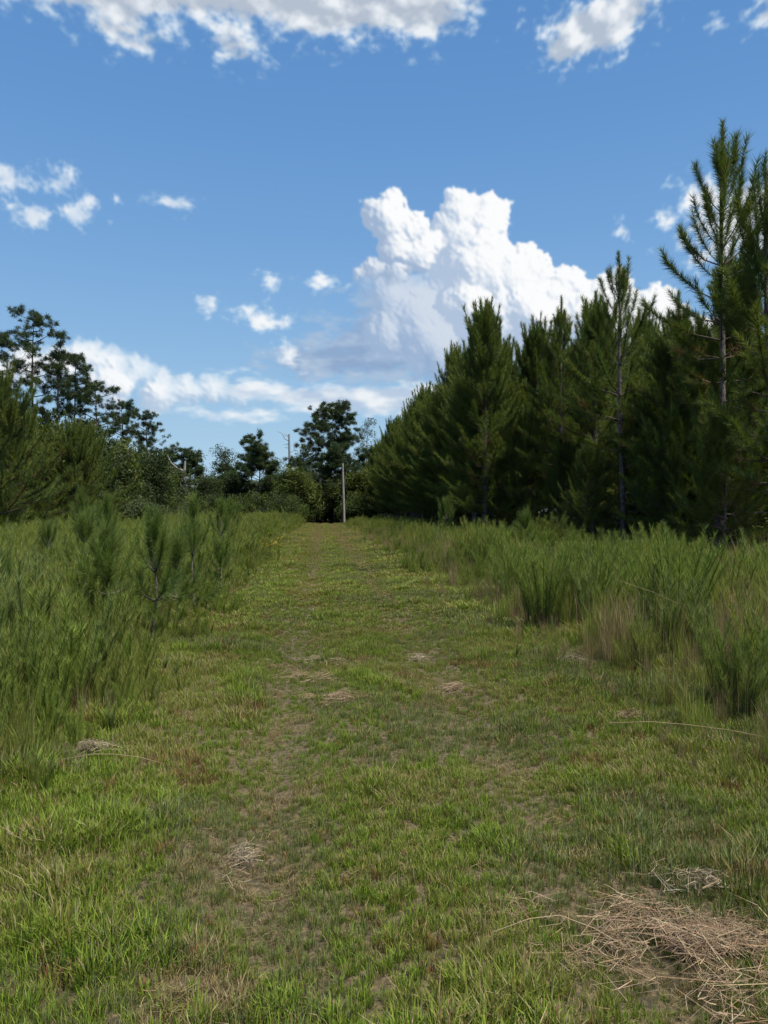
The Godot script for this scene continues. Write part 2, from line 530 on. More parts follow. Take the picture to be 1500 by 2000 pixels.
func make_pieces() -> void:
	var greens := [Color(0.082, 0.116, 0.030), Color(0.104, 0.132, 0.030), Color(0.072, 0.108, 0.036), Color(0.120, 0.138, 0.030)]
	for i in 6:
		brushes.push_back(shoot(100 + i, 92, 0.44, 0.030, greens[i % 4]))
		candles.push_back(candle(180 + i, 120, 0.46, 0.030, greens[i % 4]))
		olive_brushes.push_back(shoot(210 + i, 88, 0.46, 0.030, [Color(0.120, 0.150, 0.036), Color(0.140, 0.155, 0.036), Color(0.105, 0.140, 0.038)][i % 3]))
		olive_candles.push_back(candle(220 + i, 110, 0.46, 0.030, [Color(0.120, 0.150, 0.036), Color(0.105, 0.140, 0.038)][i % 2]))
		brown_brushes.push_back(shoot(230 + i, 60, 0.44, 0.028, Color(0.15, 0.085, 0.045)))
		hero_brushes.push_back(shoot(190 + i, 125, 0.44, 0.022, greens[i % 4]))
		near_brushes.push_back(shoot(130 + i, 110, 0.62, 0.017, [Color(0.092, 0.138, 0.038), Color(0.105, 0.148, 0.034), Color(0.115, 0.150, 0.036)][i % 3]))
		pompoms.push_back(pompom(160 + i, 60, 0.075, [Color(0.036, 0.056, 0.024), Color(0.044, 0.066, 0.024), Color(0.032, 0.050, 0.024)][i % 3]))
	var kinds := {
		"dark": Color(0.042, 0.060, 0.025), "olive": Color(0.078, 0.095, 0.028), "bright": Color(0.085, 0.125, 0.026),
		"grey": Color(0.066, 0.082, 0.046), "fresh": Color(0.085, 0.130, 0.028)}
	for k in kinds:
		var set_: Array = []
		for i in 4:
			set_.push_back(leaf_ball(200 + i + 10 * kinds.keys().find(k), 46, 0.42, 0.20, kinds[k]))
		leaf_sets[k] = set_


# ---------------------------------------------------------------- trees
const WOOD := Color(0.075, 0.058, 0.048)
const DEADWOOD := Color(0.16, 0.145, 0.13)

func tree_node(called: String, trunk: Geo, crown: Geo, limbs: Geo, trunk_mat: Material, crown_mat: Material) -> Node3D:
	var o := Node3D.new()
	o.name = called
	part("trunk", trunk.into(ArrayMesh.new(), trunk_mat), o)
	var cm := crown.into(ArrayMesh.new(), crown_mat)
	limbs.into(cm, M.twig)
	part("crown", cm, o)
	return o

# plantation pine: whorls of branches that turn up at their tips, long needles, a spire at the top
func pine(sd: int, H: float, base: float, spread: float, whorls: int, per: int, size: float, side_shoots: int, open := 0.3, dead := 10, set_: Array = brushes, trunk_r := 0.12, leader := 3.2) -> Node3D:
	rng.seed = sd
	var tips: Array = candles if set_ == brushes else (olive_candles if set_ == olive_brushes else set_)
	var trunk := Geo.new()
	var crown := Geo.new()
	var limbs := Geo.new()
	var pts: Array = []
	var rad: Array = []
	var lean := Vector3(rr(-0.02, 0.02), 0, rr(-0.02, 0.02))
	var segs := 9
	for i in segs + 1:
		var t := float(i) / segs
		pts.push_back(Vector3(lean.x * t * H + sin(t * 7.0 + sd) * 0.03, -0.25 + t * (H - 0.15), lean.z * t * H + cos(t * 6.0 + sd) * 0.03))
		rad.push_back(trunk_r * (1.15 if i == 0 else 1.0) * pow(1.0 - t * 0.94, 0.8) + 0.008)
	trunk.tube(pts, rad, 8, Color.WHITE)
	var axis := func(y: float) -> Vector3:
		var t := clampf((y + 0.25) / H, 0.0, 1.0)
		return Vector3(lean.x * t * H, y, lean.z * t * H)
	var a0 := rr(0, TAU)
	for i in whorls:
		var t := float(i) / (whorls - 1)
		var y := lerpf(base, H - leader * (0.56 if set_ == hero_brushes else 0.52), pow(t, 0.92)) + rr(-0.12, 0.12)
		var n := per + (rng.randi() % 3) - 1
		a0 += rr(0.5, 1.2)
		for j in n:
			if rng.randf() < 0.14:
				continue
			var a := a0 + TAU * j / n + rr(-0.3, 0.3)
			var l := spread * (pow(1.0 - t, 0.62) * 0.84 + 0.19) * lerpf(0.78, 1.0, smoothstep(0.0, 0.25, t)) * rr(0.5, 1.3)
			var e := deg_to_rad(lerpf(4.0, 58.0, pow(t, 1.1)) + rr(-9, 9))
			var out := Vector3(cos(a), 0, sin(a))
			var p0: Vector3 = axis.call(y)
			var curve := func(s: float) -> Vector3:
				return p0 + out * (l * s * cos(e)) + Vector3.UP * (l * (s * sin(e) + ((0.20 + 0.42 * t) * s * s - 0.12 * s)))
			limbs.tube([curve.call(0.0), curve.call(0.5), curve.call(1.0)], [0.012 + 0.012 * l, 0.008 + 0.006 * l, 0.005], 4, WOOD)
			var s := open + rr(-0.08, 0.08)
			var step := 0.42 * size / maxf(l, 0.2)
			while s < 1.0:
				var p: Vector3 = curve.call(s)
				var q: Vector3 = curve.call(minf(s + 0.1, 1.1))
				var d := (q - p).normalized()
				crown.put(pick(brown_brushes if H > 5.0 and t < 0.3 and rng.randf() < 0.22 else set_), aim(d + Vector3(0, 0.15, 0), p, size * rr(0.8, 1.1)))
				if s < 0.9:
					for k in side_shoots:
						var lat := d.cross(Vector3.UP).normalized() * (1.0 if (k + int(s * 20.0)) % 2 == 0 else -1.0)
						var sd_dir := (d * 0.7 + lat * rr(0.5, 1.0) + Vector3.UP * rr(0.05, 0.7)).normalized()
						var sl := rr(0.18, 0.5) * size * (1.6 - s)
						crown.put(pick(set_), aim(sd_dir + Vector3(0, 0.2 + 0.75 * t, 0), p + sd_dir * sl, size * rr(0.7, 1.05)))
						limbs.tube([p, p + sd_dir * (sl + size * 0.8)], [0.008, 0.004], 3, WOOD)
				s += step * rr(0.8, 1.25)
			crown.put(pick(tips), aim((curve.call(1.05) - curve.call(0.9)).normalized() + Vector3(0, 0.2 + 0.7 * t, 0), curve.call(0.97), size * rr(0.95, 1.3)))
	# spire
	var y2 := H - leader * 0.75
	while y2 < H - size * 0.9:
		crown.put(pick(tips), aim(Vector3(rr(-0.1, 0.1), 1, rr(-0.1, 0.1)), axis.call(y2), size * lerpf(1.15, 0.8, (y2 - H + leader) / leader)))
		y2 += size * 0.45
	crown.put(pick(tips), aim(Vector3(rr(-0.05, 0.05), 1, rr(-0.05, 0.05)), axis.call(H - size * 1.0), size * 0.75))
	# dead twigs under the crown
	for i in dead:
		var y3 := rr(0.7, base)
		var a := rr(0, TAU)
		var l := rr(0.5, 1.5)
		var o := Vector3(cos(a), 0, sin(a))
		var p1: Vector3 = axis.call(y3)
		var m := p1 + o * l * 0.5 + Vector3(0, rr(-0.05, 0.18), 0)
		var e2 := p1 + o * l + Vector3(rr(-0.2, 0.2), rr(-0.3, 0.3), rr(-0.2, 0.2))
		limbs.tube([p1, m, e2], [0.016, 0.010, 0.004], 4, DEADWOOD)
		limbs.tube([m, m + (e2 - m) * 0.6 + Vector3(rr(-0.3, 0.3), rr(0, 0.3), rr(-0.3, 0.3))], [0.008, 0.003], 3, DEADWOOD)
	return tree_node("pine_tree", trunk, crown, limbs, M.bark, M.needle)

# old open pine: bare bole, crooked limbs, needle tufts in clumps with sky between
func old_pine(sd: int, H: float, base: float, spread: float, limbs_n: int, tufts: int, size: float, set_: Array = pompoms) -> Node3D:
	rng.seed = sd
	var trunk := Geo.new()
	var crown := Geo.new()
	var limbs := Geo.new()
	var pts: Array = []
	var rad: Array = []
	for i in 8:
		var t := i / 7.0
		pts.push_back(Vector3(sin(t * 4.0 + sd) * 0.25 * t, -0.3 + t * H, cos(t * 3.0 + sd) * 0.25 * t))
		rad.push_back(0.17 * (1.0 - t * 0.88))
	trunk.tube(pts, rad, 8, Color.WHITE)
	for i in limbs_n:
		var t := (i + rr(0, 0.8)) / limbs_n
		var y := lerpf(base, H * 0.97, t)
		var a := i * 2.4 + rr(-0.5, 0.5)
		var l := spread * (1.0 - 0.62 * t * t) * rr(0.45, 1.1)
		var o := Vector3(cos(a), 0, sin(a))
		var p0 := Vector3(sin(y / H * 4.0 + sd) * 0.25 * y / H, y, cos(y / H * 3.0 + sd) * 0.25 * y / H)
		var p1 := p0 + o * l * 0.5 + Vector3(0, l * rr(0.0, 0.25), 0)
		var p2 := p1 + o * l * 0.5 + Vector3(rr(-0.3, 0.3), l * rr(0.1, 0.5), rr(-0.3, 0.3))
		limbs.tube([p0, p1, p2], [0.05, 0.034, 0.012], 5, WOOD)
		for k in tufts:
			var s := rr(0.45, 1.05)
			var p := p1.lerp(p2, (s - 0.5) * 2.0) if s > 0.5 else p0.lerp(p1, s * 2.0)
			var q := p + Vector3(rr(-1, 1), rr(-0.4, 0.9), rr(-1, 1)) * 0.24 * spread
			limbs.tube([p, q], [0.014, 0.006], 3, WOOD)
			for m in 3:
				crown.put(pick(set_), aim(Vector3(rr(-0.7, 0.7), 1, rr(-0.7, 0.7)), q + Vector3(rr(-0.3, 0.3), rr(-0.15, 0.3), rr(-0.3, 0.3)), size * rr(0.7, 1.15)))
	for k in 6:
		crown.put(pick(set_), aim(Vector3.UP, (pts[7] as Vector3) + Vector3(rr(-0.3, 0.3), rr(-0.6, 0.1), rr(-0.3, 0.3)), size * 0.8))
	return tree_node("pine_tree", trunk, crown, limbs, M.bark, M.needle)

# broadleaf tree: forking limbs, leaf clumps at their ends
func broadleaf(sd: int, H: float, base: float, spread: float, forks: int, clumps: int, size: float, leaves: String) -> Node3D:
	rng.seed = sd
	var trunk := Geo.new()
	var crown := Geo.new()
	var limbs := Geo.new()
	var top := Vector3(rr(-0.5, 0.5), H * 0.9, rr(-0.5, 0.5))
	var knee := Vector3(rr(-0.2, 0.2), base, rr(-0.2, 0.2))
	trunk.tube([Vector3(0, -0.3, 0), knee * Vector3(0.6, 0.5, 0.6), knee, knee.lerp(top, 0.5) + Vector3(rr(-0.3, 0.3), 0, rr(-0.3, 0.3)), top], [0.17, 0.14, 0.12, 0.07, 0.015], 7, Color.WHITE)
	for i in forks:
		var t := (i + rr(0, 1)) / forks
		var p0 := knee.lerp(top, t * 0.95)
		var a := i * 2.4 + rr(-0.6, 0.6)
		var l := spread * rr(0.55, 1.1) * (1.0 - 0.55 * t)
		var o := Vector3(cos(a), 0, sin(a))
		var p1 := p0 + o * l * 0.55 + Vector3(0, l * rr(0.15, 0.5), 0)
		var p2 := p1 + o * l * 0.45 + Vector3(rr(-0.4, 0.4), l * rr(0.2, 0.6), rr(-0.4, 0.4))
		limbs.tube([p0, p1, p2], [0.05, 0.03, 0.01], 4, DEADWOOD * 0.6)
		for k in clumps:
			var p := p1.lerp(p2, rr(-0.4, 1.0)) + Vector3(rr(-1, 1), rr(-0.5, 0.8), rr(-1, 1)) * spread * 0.26
			limbs.tube([p1.lerp(p2, 0.4), p], [0.014, 0.006], 3, DEADWOOD * 0.6)
			crown.put(pick(leaf_sets[leaves]), aim(Vector3(rr(-1, 1), 1, rr(-1, 1)), p, size * rr(0.7, 1.2)))
	for k in 5:
		crown.put(pick(leaf_sets[leaves]), aim(Vector3.UP, top + Vector3(rr(-0.4, 0.4), rr(-0.8, 0.1), rr(-0.4, 0.4)), size * 0.8))
	return tree_node("broadleaf_tree", trunk, crown, limbs, M.bark, M.leaf)

# bush: leaf clumps over stems, uneven outline, leafy to the ground
func bush(sd: int, H: float, W: float, clumps: int, size: float, leaves: Array) -> Node3D:
	rng.seed = sd
	var foliage := Geo.new()
	var stems := Geo.new()
	for i in 9:
		var a := rr(0, TAU)
		var e := Vector3(cos(a) * W * rr(0.2, 0.85), H * rr(0.45, 0.9), sin(a) * W * rr(0.2, 0.85))
		stems.tube([Vector3(cos(a) * 0.1, -0.15, sin(a) * 0.1), e * Vector3(0.4, 0.55, 0.4), e], [0.035, 0.025, 0.008], 4, WOOD)
	var lumps: Array = []
	for i in 9:
		var a := rr(0, TAU)
		var r := W * sqrt(rng.randf()) * 0.75
		lumps.push_back([Vector3(cos(a) * r, H * rr(0.25, 0.8) * (1.0 - 0.35 * r / W), sin(a) * r), rr(0.28, 0.5) * minf(W, H)])
	for i in clumps:
		var L: Array = pick(lumps)
		var d := Vector3(rr(-1, 1), rr(-0.9, 1), rr(-1, 1)).normalized() * float(L[1]) * rr(0.55, 1.08)
		var p: Vector3 = L[0] + d
		p.y = maxf(p.y, size * 0.3)
		foliage.put(pick(leaf_sets[pick(leaves)]), aim(Vector3(rr(-1, 1), 1, rr(-1, 1)), p, size * rr(0.65, 1.2)))
	var o := Node3D.new()
	o.name = "bush"
	part("stems", stems.into(ArrayMesh.new(), M.twig), o)
	part("foliage", foliage.into(ArrayMesh.new(), M.leaf), o)
	return o


# ---------------------------------------------------------------- field plants
# tussock of upright blades, unit height
func tussock(sd: int, blades: int, spread: float, lean: float, width: float, cols: Array, low := 0.55) -> Geo:
	rng.seed = sd
	var g := Geo.new()
	for i in blades:
		var a := rr(0, TAU)
		var o := Vector3(cos(a), 0, sin(a))
		var r := spread * sqrt(rng.randf())
		var h := rr(low, 1.0)
		var p := o * r * 0.5 + Vector3(0, -0.03, 0)
		var b := rr(0, TAU)
		var bo := (o * 0.6 + Vector3(cos(b), 0, sin(b)) * 0.6)
		var l := lean * rr(0.2, 1.0)
		var mid := p + bo * l * 0.35 * h + Vector3(0, h * 0.58, 0)
		var tip := p + bo * l * h * rr(0.9, 1.3) + Vector3(0, h * rr(0.85, 1.0), 0)
		var side := bo.cross(Vector3.UP).normalized().rotated(Vector3.UP, rr(-0.9, 0.9))
		g.blade(p, mid, tip, side, width * rr(0.7, 1.25), vary(pick(cols), 0.22))
	return g

# feathery weed: several plumed stems, unit height
func plume(sd: int, stems: int, hairs: int, spread: float, cols: Array, stem_col: Color, hair_len := 0.13, hair_w := 0.009) -> Geo:
	rng.seed = sd
	var g := Geo.new()
	for i in stems:
		var a := rr(0, TAU)
		var h := rr(0.6, 1.0)
		var base := Vector3(cos(a), 0, sin(a)) * spread * 0.6 * rng.randf()
		var tip := base + Vector3(cos(a), 0, sin(a)) * spread * rr(0.2, 1.0) + Vector3(0, h, 0)
		var mid := base.lerp(tip, 0.5) - Vector3(cos(a), 0, sin(a)) * spread * 0.12
		g.tube([base - Vector3(0, 0.03, 0), mid, tip], [0.006, 0.0045, 0.002], 3, vary(stem_col, 0.25))
		for k in hairs:
			var t := rr(0.22, 1.0)
			var p := base.lerp(mid, t * 2.0) if t < 0.5 else mid.lerp(tip, t * 2.0 - 1.0)
			var b := rr(0, TAU)
			var d := Vector3(cos(b) * 0.5, rr(0.6, 1.4), sin(b) * 0.5).normalized()
			var l := hair_len * rr(0.6, 1.3) * (1.25 - 0.75 * absf(t - 0.45) * 1.6)
			var s := d.cross(Vector3(rr(-1, 1), rr(-1, 1), rr(-1, 1))).normalized() * hair_w * 0.5
			g.tri(p - s, p + d * l, p + s, vary(pick(cols), 0.28))
	return g

# scatter copies of a piece; places is a list of [Transform3D, Color]
func scatter(called: String, piece: Geo, places: Array, mat: Material, label: String, category: String) -> void:
	if places.is_empty():
		return
	var mm := MultiMesh.new()
	mm.transform_format = MultiMesh.TRANSFORM_3D
	mm.use_colors = true
	mm.mesh = piece.into(ArrayMesh.new(), mat)
	mm.instance_count = places.size()
	var buf := PackedFloat32Array()
	buf.resize(places.size() * 16)
	for i in places.size():
		var t: Transform3D = places[i][0]
		var c: Color = places[i][1]
		var b := t.basis
		var k := i * 16
		buf[k] = b.x.x; buf[k + 1] = b.y.x; buf[k + 2] = b.z.x; buf[k + 3] = t.origin.x
		buf[k + 4] = b.x.y; buf[k + 5] = b.y.y; buf[k + 6] = b.z.y; buf[k + 7] = t.origin.y
		buf[k + 8] = b.x.z; buf[k + 9] = b.y.z; buf[k + 10] = b.z.z; buf[k + 11] = t.origin.z
		buf[k + 12] = c.r; buf[k + 13] = c.g; buf[k + 14] = c.b; buf[k + 15] = 1.0
	mm.buffer = buf
	var o := MultiMeshInstance3D.new()
	o.name = numbered(called)
	o.multimesh = mm
	add_child(o)
	tag(o, label, category, "", "stuff")

func stand(x: float, z: float, s: float, hs := 1.0) -> Transform3D:
	var b := Basis(Vector3.UP, rr(0, TAU)) * Basis(Vector3.RIGHT, rr(-0.1, 0.1))
	return Transform3D(b.scaled(Vector3(s, s * hs, s)), on(x, z, 0.0))

# a heap or mat of dry stems lying about, one mesh
func straw(sd: int, rx: float, rz: float, hgt: float, count: int, cols: Array, length := 0.3, width := 0.0022) -> Geo:
	rng.seed = sd
	var g := Geo.new()
	for i in count:
		var a := rr(0, TAU)
		var r := rng.randf() * 1.25
		var p := Vector3(cos(a) * r * rx, 0, sin(a) * r * rz)
		# ragged outline and holes where the grass stands through
		if noise_c.get_noise_2d(p.x * 90.0 + sd * 7.0, p.z * 90.0) - r * 0.35 + 0.22 < 0.0:
			continue
		p.y = hgt * maxf(0.0, 1.0 - r) * rr(0.1, 1.0) + rr(0.008, 0.03)
		var b := rr(0, TAU)
		var d := Vector3(cos(b), rr(-0.08, 0.18), sin(b)).normalized()
		var l := length * pow(rng.randf(), 1.6) * 1.3 + 0.05
		var bend := Vector3(rr(-0.3, 0.3), rr(-0.03, 0.08), rr(-0.3, 0.3)) * l
		var side := d.cross(Vector3.UP).normalized().rotated(d, rr(-1, 1))
		var q0 := p - d * l * 0.5
		var q2 := p + d * l * 0.5
		q0.y = maxf(q0.y, 0.004)
		q2.y = maxf(q2.y, 0.004)
		g.blade(q0, p + bend, q2, side, width * rr(0.6, 1.5), vary(pick(cols), 0.3))
	return g


# ---------------------------------------------------------------- ground
func make_ground() -> void:
	var xs: Array = [-900.0, -400.0, -180.0, -100.0, -60.0, -45.0, -35.0, -28.0, -22.0, -17.0, -13.0, -10.0, -8.0, -6.5, -5.2, -4.2, -3.5, -3.0, -2.6, -2.2]
	var x := LANE_L
	while x < LANE_R - 0.01:
		xs.push_back(x)
		x += 0.115
	for e in [LANE_R, 3.0, 3.4, 3.9, 4.5, 5.2, 6.0, 7.0, 8.2, 10.0, 12.0, 15.0, 19.0, 24.0, 30.0, 40.0, 60.0, 100.0, 180.0, 400.0, 900.0]:
		xs.push_back(e)
	var zs: Array = [300.0, 80.0, 30.0, 14.0, 8.0, 5.0, 3.0, 2.0]
	var z := 1.0
	while z > -108.0:
		zs.push_back(z)
		z -= 0.16 if z > -16.0 else (0.5 if z > -40.0 else 2.0)
	zs.append_array([-112.0, -125.0, -140.0, -170.0, -220.0, -300.0, -450.0, -900.0])
	var soil := SurfaceTool.new()
	var lane := SurfaceTool.new()
	for st in [soil, lane]:
		st.begin(Mesh.PRIMITIVE_TRIANGLES)
	for j in zs.size() - 1:
		for i in xs.size() - 1:
			var is_lane: bool = xs[i] >= LANE_L - 0.001 and xs[i] < LANE_R - 0.001 and zs[j] > -104.0 and zs[j] < 31.0
			var st: SurfaceTool = lane if is_lane else soil
			var p := [on(xs[i], zs[j]), on(xs[i + 1], zs[j]), on(xs[i + 1], zs[j + 1]), on(xs[i], zs[j + 1])]
			for k in [0, 2, 1, 0, 3, 2]:
				st.set_smooth_group(0)
				st.add_vertex(p[k])
	var names := ["ground", "road"]
	for k in 2:
		var st: SurfaceTool = [soil, lane][k]
		st.index()
		st.generate_normals()
		var m := st.commit()
		m.surface_set_material(0, M.soil)
		var o := top_mesh(names[k], m)
		tag(o, ["sandy ground under the weedy field and pine woods", "mown grass track with two worn wheel ruts leading to the woods"][k], ["ground", "track"][k], "", "structure")


# ---------------------------------------------------------------- grass and weeds
func make_grass() -> void:
	var green := [Color(0.136, 0.202, 0.026), Color(0.162, 0.222, 0.032), Color(0.102, 0.166, 0.024)]
	var olive := [Color(0.170, 0.198, 0.036), Color(0.142, 0.176, 0.034), Color(0.205, 0.190, 0.055)]
	var dry := [Color(0.24, 0.185, 0.085), Color(0.19, 0.145, 0.08), Color(0.29, 0.23, 0.14), Color(0.15, 0.13, 0.05)]
	var blue := [Color(0.130, 0.165, 0.055), Color(0.170, 0.200, 0.095), Color(0.140, 0.160, 0.050)]
	var rust := [Color(0.22, 0.115, 0.050), Color(0.16, 0.095, 0.050), Color(0.19, 0.155, 0.045)]
	var sets := [green, olive, dry, blue, rust]
	var words := ["fresh green", "olive yellow", "dry straw-coloured", "bluish green", "rusty red-brown"]
	var near: Array = []
	var far: Array = []
	var near_at: Array = []
	var far_at: Array = []
	for i in 5:
		var extra: Array = sets[i].duplicate()
		if i != 2:
			extra.append_array([sets[i][0], sets[i][1], sets[i][2], olive[0], dry[(i + 1) % 3]])
		for k in 2:
			near.push_back(tussock(300 + i * 2 + k, 30, 0.85, 0.6 if i != 2 else 0.9, 0.050, extra, 0.35))
			near_at.push_back([])
		far.push_back(tussock(330 + i, 34, 1.1, 0.6 if i != 2 else 0.9, 0.085, extra, 0.4))
		far_at.push_back([])
	rng.seed = 77
	# the mown lane, dense near the camera, thinner with distance as the blades get larger clumps
	var zones := [[1.0, -4.5, 1150.0], [-4.5, -10.0, 720.0], [-10.0, -18.0, 260.0], [-18.0, -40.0, 110.0], [-40.0, -104.0, 46.0]]
	for zi in zones.size():
		var za: float = zones[zi][0]
		var zb: float = zones[zi][1]
		var count := int((za - zb) * (LANE_R - LANE_L + (4.5 if zi < 3 else 1.2)) * float(zones[zi][2]) * (0.85 if zi < 3 else 1.0))
		for i in count:
			var x := rr(LANE_L - 1.5, LANE_R + 3.0) if zi < 3 else rr(LANE_L - 0.6, LANE_R + 0.6)
			var z := rr(za, zb)
			var n1 := noise_c.get_noise_2d(x * 14.0, z * 14.0)
			var n2 := noise_c.get_noise_2d(x * 34.0 + 300.0, z * 34.0)
			var n3 := noise_c.get_noise_2d(x * 5.0 - 100.0, z * 5.0)
			var rut := 0.0
			for rx in [-0.3, 1.15]:
				rut = maxf(rut, exp(-pow((x - rx) / 0.33, 2.0)))
			var far_dry := smoothstep(18.0, 45.0, -z)
			var dryness := n2 * 0.9 + rut * 0.44 + far_dry * 0.62 + n3 * 0.3 - 0.33
			# bare thatch shows where it is driest
			if dryness > 0.55 and rng.randf() < 0.6 * (1.0 - far_dry):
				continue
			var kind := 0
			var q := n1 + rr(-0.22, 0.22)
			if dryness + rr(-0.3, 0.3) > 0.42: kind = 2
			elif n2 < -0.28 and n1 > 0.05 and rng.randf() < 0.6: kind = 4
			elif q > 0.16: kind = 1
			elif q < -0.22 or (x > 0.9 and q < -0.05): kind = 3
			if rng.randf() < 0.12: kind = [0, 1, 1, 2, 3, 4, 4][rng.randi() % 7]
			var mound := 1.0 + 0.9 * smoothstep(0.1, 0.5, noise_c.get_noise_2d(x * 25.0, z * 25.0 + 70.0))
			var s := rr(0.036, 0.08) * (1.0 + 0.8 * smoothstep(0.0, 0.8, maxf(LANE_L - x, x - LANE_R))) * (1.0 - 0.35 * rut) * mound * (1.0 + 0.4 * smoothstep(0.4, 1.0, absf(x - 0.4) / 2.3))
			var c := Color.WHITE * (1.0 + n3 * 0.25)
			if zi < 2:
				near_at[kind * 2 + (i % 2)].push_back([stand(x, z, s, rr(0.7, 1.25)), c])
			else:
				far_at[kind].push_back([stand(x, z, s * [1, 1, 1.35, 1.5, 1.9][zi], rr(0.6, 0.95)), c])
	# dead stems lying loose in the turf
	var litter := straw(345, 0.16, 0.16, 0.015, 60, [dry[0], dry[1], dry[3], Color(0.12, 0.085, 0.06)], 0.075, 0.002)
	var lit_at: Array = []
	for i in 3600:
		var lx := rr(LANE_L - 0.3, LANE_R + 0.5)
		var lz := 0.5 - 24.0 * pow(rng.randf(), 1.5)
		var lr := 0.0
		for rx in [-0.3, 1.15]:
			lr = maxf(lr, exp(-pow((lx - rx) / 0.4, 2.0)))
		if noise_c.get_noise_2d(lx * 34.0 + 300.0, lz * 34.0) + lr * 0.3 + rr(-0.25, 0.25) < 0.12:
			continue
		lit_at.push_back([stand(lx, lz, rr(0.6, 1.0), rr(0.6, 1.2)), Color.WHITE * rr(0.75, 1.15)])
	scatter("dead_grass_litter", litter, lit_at, M.straw, "loose dead stems lying between the grass of the track", "litter")
	for k in 10:
		scatter(words[k / 2].replace("-coloured", "").replace("-", "_").replace(" ", "_") + "_grass", near[k], near_at[k], M.grass, words[k / 2] + [" short mown grass on the near part of the track", " longer mown blades mixed into the near track"][k % 2], "grass")
	for k in 5:
		scatter(words[k].replace("-coloured", "").replace("-", "_").replace(" ", "_") + "_grass", far[k], far_at[k], M.grass, words[k] + " mown grass on the far part of the track", "grass")

